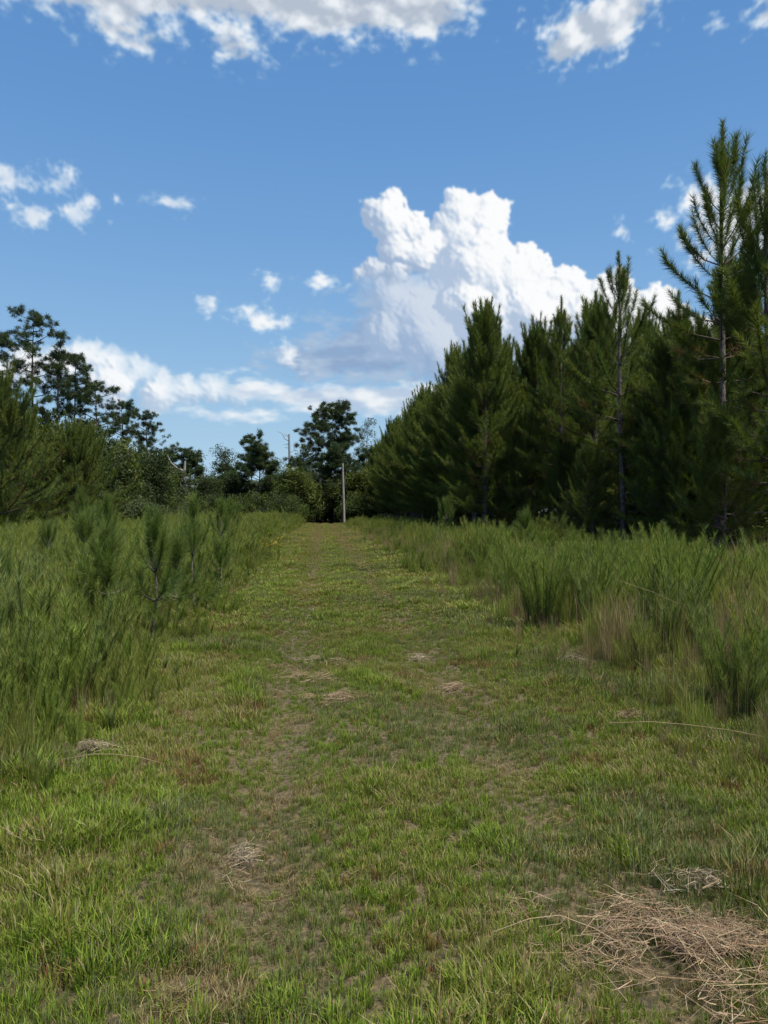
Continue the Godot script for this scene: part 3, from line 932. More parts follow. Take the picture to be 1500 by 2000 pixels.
func make_weeds() -> void:
	var g1 := [Color(0.162, 0.215, 0.040), Color(0.190, 0.240, 0.048), Color(0.136, 0.187, 0.042)]
	var g2 := [Color(0.165, 0.208, 0.066), Color(0.138, 0.180, 0.056), Color(0.195, 0.228, 0.080)]
	var tan_ := [Color(0.25, 0.175, 0.11), Color(0.19, 0.135, 0.085), Color(0.32, 0.24, 0.15), Color(0.15, 0.16, 0.05)]
	var mixed := [Color(0.185, 0.230, 0.045), Color(0.202, 0.235, 0.05), Color(0.24, 0.215, 0.075), Color(0.156, 0.200, 0.042)]
	var pieces := [
		plume(401, 6, 230, 0.30, g1, Color(0.09, 0.08, 0.03), 0.15, 0.0052), plume(402, 5, 240, 0.26, g2, Color(0.12, 0.08, 0.05), 0.15, 0.005),
		tussock(403, 130, 0.32, 0.34, 0.0065, mixed, 0.3), tussock(404, 110, 0.24, 0.24, 0.006, tan_, 0.3),
		plume(405, 7, 200, 0.34, mixed, Color(0.11, 0.10, 0.04), 0.14, 0.005), tussock(406, 110, 0.6, 0.7, 0.010, g1, 0.3)]
	var at: Array = [[], [], [], [], [], []]
	rng.seed = 91
	# left field
	for i in 21000:
		var z := -1.5 - 92.0 * pow(rng.randf(), 1.7)
		var w := 6.0 + 0.42 * -z
		var x := LANE_L + 0.7 - w * pow(rng.randf(), 0.9)
		var edge := LANE_L + 0.25 - 0.55 * smoothstep(12.0, 40.0, -z) - x + noise_c.get_noise_2d(z * 22.0, 3.0) * 0.9 + rr(-0.25, 0.25)
		if edge < -0.1 or x < -40.0:
			continue
		if -z < 4.0 and edge < 0.2 and rng.randf() < 0.6:
			continue
		var n := noise_c.get_noise_2d(x * 7.0, z * 7.0)
		var n2 := noise_c.get_noise_2d(x * 16.0 + 80.0, z * 16.0)
		var tall := lerpf(0.3, 1.2, smoothstep(-0.1, 1.2, edge)) * (1.0 + 0.55 * n) * rr(0.5, 1.25)
		tall *= lerpf(0.72, 1.0, smoothstep(3.0, 9.0, -z))
		tall *= lerpf(0.8, 1.15, smoothstep(12.0, 60.0, -z) * smoothstep(14.0, 2.0, edge))
		var kind := 0
		var r := rng.randf()
		if n2 > 0.2 and r < 0.6: kind = 3
		elif n < -0.12: kind = [1, 0, 2][i % 3]
		elif r < 0.2: kind = 2
		elif r < 0.52: kind = 4
		elif r < 0.7: kind = 1
		if r > 0.9:
			kind = 5
		if kind == 5: tall *= 0.45
		for sp in [[-1.98, -8.8], [-2.66, -9.3], [-2.05, -10.5], [-2.0, -11.5], [-3.9, -12.4], [-4.6, -16.0], [-2.6, -19.0], [-6.3, -17.4]]:
			if absf(x - sp[0]) < 0.45 and z > sp[1] - 0.3 and z < sp[1] + 1.4:
				tall *= 0.5
		if kind == 3: tall *= 0.72
		at[kind].push_back([stand(x, z, tall, 1.0), Color.WHITE * (1.0 + n2 * 0.3)])
	# right margin, up to the pines and thinning out under them
	for i in 15000:
		var z := -1.5 - 96.0 * pow(rng.randf(), 1.6)
		var x := LANE_R - 0.6 + 10.5 * pow(rng.randf(), 1.1)
		var edge := x - LANE_R + 0.2 + noise_c.get_noise_2d(z * 22.0, 33.0) * 0.9 + rr(-0.25, 0.25)
		if edge < 0.0:
			continue
		if x > 7.5 and rng.randf() < smoothstep(7.5, 11.0, x):
			continue
		var n := noise_c.get_noise_2d(x * 8.0 + 200.0, z * 8.0)
		var n2 := noise_c.get_noise_2d(x * 16.0 + 380.0, z * 16.0)
		var tall := lerpf(0.32, 0.95, smoothstep(0.0, 1.6, edge)) * (1.0 + 0.6 * n) * rr(0.5, 1.25)
		tall *= lerpf(0.6, 1.0, smoothstep(4.0, 8.5, -z))
		var r := rng.randf()
		var kind := 2
		if z > -7.0 and rng.randf() < 0.3:
			continue
		if (n2 > 0.02 and r < 0.7) or (z > -13.0 and x < 4.6 and r < 0.4): kind = 3
		elif r < 0.3: kind = 0
		elif r < 0.5: kind = 4
		elif r < 0.62: kind = 1
		elif r > 0.8: kind = 5
		if kind == 5: tall *= 0.5
		if kind == 3: tall *= 0.92
		at[kind].push_back([stand(x, z, tall, 1.0), Color.WHITE * (1.0 + n2 * 0.3)])
	# last year's dead stalks standing over the weeds
	pieces.push_back(tussock(407, 8, 0.35, 0.22, 0.0045, [Color(0.17, 0.12, 0.08), Color(0.24, 0.18, 0.11), Color(0.11, 0.08, 0.055)], 0.55))
	at.push_back([])
	for i in 2600:
		var z := -2.5 - 60.0 * pow(rng.randf(), 1.8)
		var left := rng.randf() < 0.6
		var x := LANE_L - 0.1 - (2.0 + 0.4 * -z) * rng.randf() if left else LANE_R + 0.2 + 6.0 * rng.randf()
		at[6].push_back([stand(x, z, rr(0.7, 1.35) * lerpf(0.6, 1.0, smoothstep(3.0, 9.0, -z)), 1.0), Color.WHITE * rr(0.8, 1.2)])
	var names := ["feathery_weeds", "plumed_weeds", "tall_grass", "dry_tall_grass", "field_weeds", "low_grass", "dead_stalks"]
	var labels := ["feathery dark green weeds massed beside the track", "grey-green plumed weeds with reddish stems beside the track", "tall green grass filling the field margins", "tan and brown dry grass stems among the weeds", "yellowish green upright weeds of the field", "low leafy grass at the foot of the weeds", "thin brown dead stalks standing above the weeds"]
	for k in 7:
		scatter(names[k], pieces[k], at[k], M.grass, labels[k], "weeds" if k in [0, 1, 4] else "grass")


# ---------------------------------------------------------------- everything
func _ready() -> void:
	noise_a.seed = 3
	noise_a.frequency = 0.1
	noise_b.seed = 5
	noise_b.frequency = 0.02
	noise_b.fractal_octaves = 3
	noise_c.seed = 8
	noise_c.frequency = 0.03
	noise_c.fractal_octaves = 4
	var cam := Camera3D.new()
	cam.name = "camera"
	cam.fov = 70.0
	cam.near = 0.05
	cam.far = 3000.0
	cam.position = Vector3(0, 1.6, 0)
	cam.rotation_degrees = Vector3(0.0, -4.8, 0)
	add_child(cam)
	cam.current = true
	var env := Environment.new()
	env.background_mode = Environment.BG_SKY
	env.tonemap_mode = Environment.TONE_MAPPER_LINEAR
	env.tonemap_exposure = 5.8
	env.sdfgi_enabled = true
	env.ssao_enabled = true
	env.ssil_enabled = true
	var sky := Sky.new()
	var pano := PanoramaSkyMaterial.new()
	pano.panorama = make_sky()
	sky.sky_material = pano
	env.sky = sky
	env.background_energy_multiplier = 0.1725
	var we := WorldEnvironment.new()
	we.name = "world_environment"
	we.environment = env
	add_child(we)
	var sun := DirectionalLight3D.new()
	sun.name = "sun"
	sun.light_energy = 0.5
	sun.light_color = Color(1.0, 0.975, 0.92)
	sun.light_angular_distance = 12.0
	sun.shadow_enabled = true
	# high on the right, a little behind the camera, veiled by thin cloud
	sun.look_at_from_position(Vector3(30, 88, 26), Vector3.ZERO, Vector3.UP)
	add_child(sun)
	

	make_materials()
	make_pieces()
	make_ground()
	make_grass()
	make_weeds()
	
	make_plantation()
	make_left_woods()
	make_far_woods()
	
	make_saplings_and_clumps()
	make_posts()
	make_straw()
	

func make_plantation() -> void:
	# hero pines at the near corner, seen singly against the sky
	var heroes := [
		[501, 13.2, 4.8, 1.75, 13, 4, 0.66, 0, 0.40, 16, 11.6, -20.5, "tallest pine by the right edge, long bare trunk below an open crown"],
		[502, 11.2, 2.4, 2.0, 14, 5, 0.66, 1, 0.35, 12, 11.9, -18.4, "pine cut by the photo's right edge, right of the tallest pine"],
		[503, 11.7, 4.0, 1.7, 13, 5, 0.56, 0, 0.35, 16, 11.4, -27.0, "slim pine with a bare lower trunk rising before the white cloud"],
		[504, 9.2, 3.0, 1.9, 14, 5, 0.50, 2, 0.3, 12, 12.3, -24.0, "shorter yellowish pine directly left of the tallest pine"],
		[505, 9.0, 3.2, 1.9, 14, 5, 0.48, 2, 0.3, 12, 12.7, -26.2, "short full pine between the slim pine and the tallest pine"],
		[506, 11.3, 3.2, 1.8, 15, 5, 0.48, 2, 0.3, 12, 11.8, -31.0, "pine with a pointed top just left of the slim pine"],
		[507, 12.0, 3.2, 1.7, 15, 5, 0.48, 2, 0.28, 12, 11.2, -34.0, "pine with several upright candles, second left of the slim pine"]]
	for a in heroes:
		var o := pine(a[0], a[1], a[2], a[3], a[4], a[5], a[6], a[7], a[8], a[9], hero_brushes)
		o.name = numbered("pine_tree")
		add_child(o)
		o.position = on(a[10], a[11])
		tag(o, a[12], "pine", "pines at the near corner of the plantation")
	# variants for the rows
	var v: Array = []
	for i in 6:
		v.push_back(pine(520 + i, 12.0, [1.5, 2.2, 3.2, 1.8, 2.8, 3.6][i], [2.3, 2.1, 2.0, 2.5, 2.2, 1.9][i], 18, 6, 0.62, 2, 0.3, 8, olive_brushes if i % 2 == 1 else brushes, 0.11, 2.2))
	rng.seed = 540
	# edge row
	var edge := []
	var z := -37.0
	while z > -112.0:
		edge.push_back([9.0 + rr(-0.7, 0.5) - smoothstep(80.0, 110.0, -z) * 0.8, z, rr(0.9, 1.03)])
		z -= rr(1.9, 2.7) * (1.0 if -z < 70.0 else 1.35)
	for i in edge.size():
		var e: Array = edge[i]
		place(v[i % 6], "pine_tree", on(e[0], e[1]), rr(0, TAU), Vector3(rr(0.85, 1.2), e[2] * rr(0.86, 1.07), rr(0.85, 1.2)), "full dark pine of the track-side edge row, %s from its near end" % ordinal(i), "pine", "edge row pines of the plantation")
	# rows inside
	for row in 7:
		var x := 12.0 + row * 2.7
		z = -19.0 - row * 0.5
		while z > -100.0 + row * 8.0:
			var xx := x + rr(-0.5, 0.5) + (1.4 if z > -36.0 else 0.0)
			var s := rr(0.62, 0.8) if z > -36.0 else rr(0.9, 1.04)
			if not (row == 0 and z > -22.0):
				place(v[rng.randi() % 6], "pine_tree", on(xx, z), rr(0, TAU), Vector3(rr(0.85, 1.2), rr(0.95, 1.08), rr(0.85, 1.2)) * s, "dark pine standing inside the plantation behind the edge trees", "pine", "pines inside the plantation")
			z -= rr(2.6, 3.8) * (1.0 + row * 0.12)
	for p in v:
		p.free()
	# younger pines in front of the near corner
	var yp := [pine(550, 6.4, 0.7, 1.9, 12, 5, 0.55, 2, 0.3, 2, olive_brushes, 0.07, 1.8), pine(551, 5.6, 0.6, 1.7, 11, 5, 0.52, 2, 0.3, 2, brushes, 0.06, 1.6)]
	var ys := [[12.6, -22.4, 1.05, "young pine behind the tallest pine's trunk"], [12.4, -25.4, 0.85, "small young pine left of the tallest pine's trunk"], [12.9, -29.0, 1.1, "young pine just right of the slim pine's trunk"], [11.0, -32.4, 0.8, "small young pine at the plantation's near edge"], [10.2, -36.0, 1.0, "young pine before the first dense edge pine"], [14.6, -18.2, 1.15, "young pine low at the photo's right edge"], [11.0, -19.2, 0.68, "yellowish young pine hiding the foot of the tallest pine"], [11.2, -22.6, 0.8, "yellowish young pine between the slim pine and the tallest pine"], [10.2, -27.6, 0.62, "small yellowish pine left of the slim pine's foot"]]
	for i in ys.size():
		place(yp[i % 2], "young_pine", on(ys[i][0], ys[i][1]), i * 2.1, Vector3(1, 1, 1) * ys[i][2], ys[i][3], "pine", "young pines at the plantation corner")
	for p in yp:
		p.free()
	# brush under the near corner
	var b := [bush(560, 2.6, 1.7, 150, 0.34, ["dark", "olive", "grey"]), bush(561, 2.2, 1.5, 120, 0.32, ["dark", "olive"]), bush(562, 3.2, 1.6, 150, 0.34, ["olive", "bright", "dark"])]
	rng.seed = 563
	var spots := [[13.2, -17.2], [12.4, -20.2], [14.4, -21.5], [13.6, -23.6], [15.0, -26.0], [13.4, -28.6], [14.6, -31.5], [12.8, -34.0], [11.0, -38.5], [16.0, -19.0], [16.8, -23.5], [13.2, -37.0], [11.6, -43.0], [11.2, -49.0], [11.6, -54.0], [11.0, -59.0], [11.6, -64.0], [11.2, -69.5], [11.4, -75.0], [11.0, -81.0], [11.2, -87.0], [10.6, -93.0], [10.4, -99.0], [17.5, -29.0], [17.0, -35.0], [19.5, -26.0], [20.0, -31.0]]
	for i in spots.size():
		place(b[i % 3], "understory_bush", on(spots[i][0], spots[i][1]), rr(0, TAU), Vector3(1, rr(0.8, 1.15), 1), "dark bush under the plantation pines, %s from the photo's right edge" % ordinal(i), "bush", "understory bushes under the pines")
	for p in b:
		p.free()

func make_left_woods() -> void:
	# soft green young pines at the field's edge
	var soft := [pine(601, 7.6, 0.5, 2.7, 16, 6, 0.52, 2, 0.25, 0, brushes, 0.11, 2.0), pine(602, 6.8, 0.4, 2.6, 15, 6, 0.52, 2, 0.25, 0, brushes, 0.10, 1.8)]
	var spots := [[-14.4, -34.0, 1.0, "broad soft pine at the photo's left edge"], [-15.6, -39.5, 0.95, "soft green young pine, next right of the left-edge pine"], [-13.4, -41.0, 0.82, "low soft pine reaching furthest into the weedy field"], [-17.8, -37.0, 1.05, "young pine behind the broad left-edge pine"], [-14.6, -47.0, 0.86, "young pine where the left woods step back from the field"]]
	for i in spots.size():
		var s: Array = spots[i]
		place(soft[i % 2], "young_pine", on(s[0], s[1]), i * 1.3, Vector3(1, 1, 1) * s[2], s[3], "pine", "young pines at the left woods")
	for p in soft:
		p.free()
	# tall open pines behind
	var tall := [[611, 14.6, 5.5, 3.0, 19, 8, 0.44, -23.4, -55.0, "tall dark pine furthest left against the sky"], [612, 17.0, 8.0, 2.6, 18, 6, 0.44, -22.0, -58.0, "highest pine of the left woods with a sparse tufted top"], [613, 15.6, 10.0, 1.5, 9, 3, 0.5, -20.9, -60.0, "thin palm-like pine with a few tufts on a bare stem"], [614, 14.4, 6.0, 2.8, 18, 8, 0.44, -20.4, -62.0, "dense tufted pine right of the thin bare-stemmed pine"], [615, 13.2, 5.0, 2.4, 16, 6, 0.44, -19.9, -66.0, "open pine with one long limb reaching right"], [616, 12.4, 4.0, 2.3, 16, 8, 0.44, -19.1, -72.0, "dark clumped pine second from the right end of the left woods"], [617, 12.2, 3.6, 3.1, 18, 7, 0.44, -18.6, -80.0, "spreading pine at the right end of the left woods"]]
	for a in tall:
		var o := old_pine(a[0], a[1], a[2], a[3], a[4], a[5], a[6])
		o.name = numbered("tall_pine")
		add_child(o)
		o.position = on(a[7], a[8])
		tag(o, a[9], "pine", "tall open pines of the left woods")
	# leafy mass below them
	var b := [broadleaf(621, 8.5, 1.6, 3.2, 12, 9, 0.7, "grey"), broadleaf(622, 7.8, 1.2, 3.0, 12, 9, 0.7, "olive"), broadleaf(623, 8.0, 1.4, 3.0, 12, 9, 0.7, "dark")]
	var at := [[-20.5, -47.0, 1.0], [-18.2, -52.0, 1.0], [-16.6, -56.0, 0.95], [-19.8, -58.0, 1.1], [-17.4, -63.0, 1.0], [-15.8, -68.0, 0.85], [-18.2, -72.0, 0.95], [-17.0, -78.0, 0.8], [-22.6, -50.0, 1.2], [-24.0, -62.0, 1.2], [-19.0, -86.0, 0.8], [-25.5, -45.0, 1.1], [-29.0, -52.0, 1.2], [-31.0, -43.0, 1.1], [-27.0, -37.0, 1.0], [-36.0, -47.0, 1.2], [-33.0, -37.0, 1.0]]
	rng.seed = 630
	for i in at.size():
		place(b[i % 3], "broadleaf_tree", on(at[i][0], at[i][1]), rr(0, TAU), Vector3(1, 1, 1) * at[i][2], "%s leafy tree of the left woods, %s from the field corner" % [["grey-green", "olive", "dark green"][i % 3], ordinal(i)], "tree", "leafy trees of the left woods")
	var bb := [bush(641, 3.0, 2.2, 170, 0.42, ["grey", "dark"]), bush(642, 2.6, 2.0, 150, 0.42, ["olive", "grey"])]
	var bt := [[-16.0, -50.0], [-14.8, -55.0], [-14.2, -60.0], [-14.6, -66.0], [-14.0, -72.0], [-15.0, -78.0], [-17.5, -45.0]]
	for i in bt.size():
		place(bb[i % 2], "thicket_bush", on(bt[i][0], bt[i][1]), rr(0, TAU), Vector3(1, rr(0.9, 1.2), 1), "%s bush at the foot of the left woods, %s from the field corner" % [["grey-green", "olive"][i % 2], ordinal(i)], "bush", "bushes along the left woods")
	for p in b + bb:
		p.free()

func make_far_woods() -> void:
	# hedge of bushes across the end of the track
	var hb := [bush(701, 4.4, 3.0, 220, 0.5, ["bright", "olive", "dark"]), bush(702, 4.0, 2.8, 200, 0.5, ["olive", "dark"]), bush(703, 5.0, 2.8, 220, 0.5, ["dark", "olive", "dark"])]
	rng.seed = 710
	var spots := []
	var x := -27.0
	while x < -3.2:
		spots.push_back([x, -95.0 + rr(-4, 4) + smoothstep(-16.0, -27.0, x) * -6.0, rr(0.85, 1.1)])
		x += rr(2.4, 3.2)
	spots.append_array([[-3.9, -98.0, 1.15], [4.6, -99.5, 1.15], [-3.6, -104.0, 1.5], [4.0, -105.0, 1.5], [0.2, -120.0, 1.8], [-3.0, -112.0, 1.7], [3.6, -113.0, 1.7], [6.8, -103.0, 1.3], [-0.8, -126.0, 1.9], [2.4, -124.0, 1.9], [-2.4, -119.0, 1.7], [-0.8, -108.5, 1.0], [1.7, -109.5, 1.0]])
	for i in spots.size():
		var s: Array = spots[i]
		place(hb[i % 3], "hedge_bush", on(s[0], s[1]), rr(0, TAU), Vector3(1, 1, 1) * s[2], "%s bush of the thicket closing the track's end, %s counted from its left" % [["bright green", "olive", "dark green"][i % 3], ordinal(i)], "bush", "thicket bushes at the end of the track")
	for p in hb:
		p.free()
	var arch := broadleaf(711, 8.5, 2.6, 3.8, 18, 16, 0.75, "olive")
	var as_ := [[-3.4, -101.0, "leafy tree arching over the track's end from the left"], [4.4, -102.5, "leafy tree arching over the track's end from the right"], [0.4, -113.0, "leafy tree filling the shaded gap at the track's end"]]
	for i in 3:
		place(arch, "arching_tree", on(as_[i][0], as_[i][1]), i * 2.0, Vector3(1, 0.85, 1), as_[i][2], "tree", "trees arching over the track's end")
	arch.free()
	# trees standing over the hedge
	var o := old_pine(721, 19.4, 6.0, 6.4, 30, 12, 0.8)
	o.name = numbered("tall_pine")
	add_child(o)
	o.position = on(1.5, -125.0)
	tag(o, "big spreading pine standing over the end of the track", "pine")
	var singles := [[broadleaf(722, 20.3, 7.0, 3.4, 14, 4, 0.7, "grey"), 8.2, -135.0, "thinly leaved tree right of the big spreading pine"], [broadleaf(723, 13.6, 4.5, 4.0, 14, 5, 0.75, "grey"), -3.0, -122.0, "open grey-green tree left of the big spreading pine"], [old_pine(724, 15.2, 6.0, 3.0, 14, 5, 0.75), -12.2, -128.0, "clumped pine highest in the far treeline left of the snag"], [broadleaf(725, 13.4, 5.0, 3.4, 12, 5, 0.75, "dark"), -16.6, -126.0, "open leafy tree left of the far treeline's highest pine"], [broadleaf(726, 12.6, 5.0, 2.8, 11, 3, 0.7, "grey"), -21.0, -121.0, "sparse pale tree behind the forked dead trunk"], [broadleaf(727, 11.6, 3.0, 3.4, 12, 6, 0.75, "dark"), -9.0, -130.0, "rounded tree between the far pine and the bare snag"]]
	for s in singles:
		var n: Node3D = s[0]
		n.name = numbered("far_tree")
		add_child(n)
		n.position = on(s[1], s[2])
		tag(n, s[3], "tree", "trees over the thicket")
	var ft := [broadleaf(731, 9.0, 1.0, 3.8, 16, 12, 0.85, "dark"), broadleaf(732, 9.0, 1.0, 3.6, 16, 12, 0.85, "grey"), old_pine(733, 11.0, 3.0, 3.2, 18, 8, 0.7)]
	rng.seed = 740
	for i in 40:
		var d := rr(104, 125)
		var fx := lerpf(-46.0, 26.0, (i + 0.5) / 40.0)
		place(ft[i % 3], "far_tree", on(fx, -d), rr(0, TAU), Vector3(1.15, 1, 1.15) * rr(0.72, 1.05), "%s in the far wood, %s from its left" % [["dark leafy tree", "grey-green leafy tree", "small pine"][i % 3], ordinal(i)], "tree", "trees of the far wood")
	for p in ft:
		p.free()

func make_saplings_and_clumps() -> void:
	var sp := [[801, 1.32, 0.32, 0.30, 5, 4, 0.27, -1.98, -8.8, "dark pine sapling nearest the track with a bare reddish stem"], [802, 1.12, 0.2, 0.36, 5, 5, 0.30, -2.66, -9.3, "bushy pine sapling left of the bare-stemmed sapling"], [803, 1.02, 0.25, 0.26, 4, 4, 0.26, -2.05, -10.5, "small pine sapling just right behind the bare-stemmed sapling"], [804, 1.42, 0.3, 0.30, 5, 4, 0.27, -2.0, -11.5, "tall slender sapling third along the track edge"], [805, 1.15, 0.3, 0.30, 5, 4, 0.27, -6.3, -17.4, "lone pine sapling deeper in the left weeds"], [806, 0.95, 0.3, 0.22, 4, 3, 0.24, -1.75, -12.6, "thin sapling at the track edge beyond the others"], [807, 1.6, 0.25, 0.5, 6, 5, 0.34, -3.3, -26.6, "bright green bushy sapling far along the left edge"], [808, 1.5, 0.3, 0.4, 5, 4, 0.32, -10.6, -36.0, "dark sapling before the low soft pine"], [809, 1.3, 0.3, 0.4, 5, 4, 0.3, -9.3, -30.0, "small sapling among weeds in the middle of the left field"], [810, 1.3, 0.2, 0.45, 5, 5, 0.32, 6.2, -22.0, "young pine sapling in the right margin before the plantation"], [811, 1.7, 0.2, 0.5, 6, 5, 0.34, 5.6, -33.0, "bright sapling under the plantation's dark edge trees"], [812, 1.35, 0.3, 0.3, 5, 4, 0.28, -3.9, -12.4, "sapling standing alone two steps left of the edge saplings"], [813, 1.5, 0.3, 0.34, 5, 4, 0.3, -4.6, -16.0, "upright sapling in the middle of the left weeds"], [814, 1.6, 0.3, 0.36, 5, 4, 0.32, -2.6, -19.0, "slender sapling near the track before the yellow flowers"], [815, 1.75, 0.3, 0.4, 6, 4, 0.34, -7.6, -24.0, "tall sapling rising from the left field's far weeds"], [816, 0.9, 0.2, 0.28, 4, 4, 0.26, -3.6, -8.6, "low sapling by the small white flowers"]]
	for a in sp:
		var o := pine(a[0], a[1], a[2], a[3], a[4], a[5], a[6] * 0.9, 0, 0.2, 0, near_brushes, 0.015, 0.5)
		o.name = numbered("pine_sapling")
		add_child(o)
		o.position = on(a[7], a[8])
		o.scale = Vector3(0.82, 1.15, 0.82)
		tag(o, a[9], "sapling", "pine saplings in the weeds")
	# big broom-like clumps on the right
	var g := [Color(0.150, 0.205, 0.042), Color(0.178, 0.228, 0.048), Color(0.126, 0.172, 0.042)]
	var t := [Color(0.19, 0.125, 0.08), Color(0.14, 0.095, 0.065), Color(0.24, 0.17, 0.11)]
	var clumps := [[2.9, -9.4, 1.22, 0.34, "large feathery green clump nearest the track on the right"], [4.25, -8.5, 1.42, 0.36, "tallest broom-like green clump right of the brown grass"], [3.6, -9.6, 1.15, 0.3, "green clump between the two large right-hand clumps"], [3.3, -12.6, 1.15, 0.34, "rounded green clump behind the nearest right-hand clump"], [5.0, -13.4, 1.3, 0.34, "tall clump before the slim pine's trunk"], [3.9, -17.5, 1.25, 0.36, "clump beside the right margin halfway to the dense pines"], [-2.9, -6.6, 0.95, 0.3, "feathery grey-green clump at the left edge of view"], [-2.35, -4.9, 0.72, 0.26, "feathery weed clump low at the photo's left edge"], [-1.95, -4.3, 0.55, 0.22, "lowest feathery weed clump by the photo's left edge"], [-2.2, -5.7, 0.8, 0.26, "feathery clump just above the left straw tuft"], [-2.1, -7.2, 0.9, 0.26, "feathery clump in front of the edge saplings"], [3.3, -5.6, 0.75, 0.3, "feathery clump low at the photo's right edge"]]
	for i in clumps.size():
		var c: Array = clumps[i]
		var o := Node3D.new()
		o.name = numbered("broom_clump")
		add_child(o)
		o.position = on(c[0], c[1])
		var geo := plume(820 + i, 46, 150, c[3] * 1.15, g, Color(0.13, 0.11, 0.05), 0.13, 0.0042)
		var sc := Transform3D(Basis.from_scale(Vector3(1, 1, 1) * float(c[2])), Vector3.ZERO)
		var big := Geo.new()
		big.put(geo, sc)
		part("plumes", big.into(ArrayMesh.new(), M.grass), o)
		var low := Geo.new()
		low.put(tussock(840 + i, 130, 0.7, 0.35, 0.008, t, 0.3), Transform3D(Basis.from_scale(Vector3(1, 1, 1) * float(c[2]) * 0.55), Vector3.ZERO))
		part("dry_stems", low.into(ArrayMesh.new(), M.straw), o)
		tag(o, c[4], "weed clump", "feathery weed clumps beside the track")
	# yellow-flowered weed on the left edge
	var o := Node3D.new()
	o.name = numbered("yellow_flower_weed")
	add_child(o)
	o.position = on(-1.75, -24.0)
	var st := Geo.new()
	var fl := Geo.new()
	rng.seed = 860
	for i in 22:
		var p := Vector3(rr(-0.4, 0.4), 0, rr(-0.5, 0.5))
		var h := rr(0.5, 0.95)
		st.tube([p - Vector3(0, 0.05, 0), p + Vector3(rr(-0.1, 0.1), h, rr(-0.1, 0.1))], [0.008, 0.004], 3, Color(0.09, 0.12, 0.03))
		for k in 10:
			var q := p + Vector3(rr(-0.1, 0.1), h * rr(0.3, 0.95), rr(-0.1, 0.1))
			st.blade(q, q + Vector3(rr(-0.06, 0.06), 0.03, rr(-0.06, 0.06)), q + Vector3(rr(-0.12, 0.12), 0.02, rr(-0.12, 0.12)), Vector3(rr(-1, 1), 0, rr(-1, 1)).normalized(), 0.03, vary(Color(0.14, 0.16, 0.03), 0.2))
		for k in 2:
			var q := p + Vector3(rr(-0.1, 0.1), h * rr(0.85, 1.05), rr(-0.1, 0.1))
			fl.blade(q, q + Vector3(0.02, 0.02, 0), q + Vector3(rr(-0.06, 0.06), 0.05, rr(-0.06, 0.06)), Vector3.RIGHT, 0.045, vary(Color(0.34, 0.25, 0.03), 0.2))
	part("stems", st.into(ArrayMesh.new(), M.grass), o)
	part("flowers", fl.into(ArrayMesh.new(), M.grass), o)
	tag(o, "yellow flowering weed clump at the left edge of the track", "flowers")
	# white-flowered weed in the left weeds
	var wf := Node3D.new()
	wf.name = numbered("white_flower_weed")
	add_child(wf)
	wf.position = on(-3.0, -7.9)
	st = Geo.new()
	fl = Geo.new()
	for i in 5:
		var p := Vector3(rr(-0.15, 0.15), 0, rr(-0.15, 0.15))
		var h := rr(0.35, 0.62)
		var e := p + Vector3(rr(-0.12, 0.12), h, rr(-0.1, 0.1))
		st.tube([p - Vector3(0, 0.05, 0), e], [0.006, 0.003], 3, Color(0.09, 0.10, 0.04))
		for k in 7:
			var q := e + Vector3(rr(-0.05, 0.05), rr(-0.25, 0.02), rr(-0.05, 0.05))
			for m in 5:
				var b := TAU * m / 5.0
				var dd := Vector3(cos(b), 0.3, sin(b)) * 0.013
				fl.tri(q, q + dd.rotated(Vector3.UP, 0.5), q + dd.rotated(Vector3.UP, -0.5), Color(0.72, 0.72, 0.74))
	part("stems", st.into(ArrayMesh.new(), M.grass), wf)
	part("flowers", fl.into(ArrayMesh.new(), M.straw), wf)
	tag(wf, "small white-flowered weed among the left weeds", "flowers")

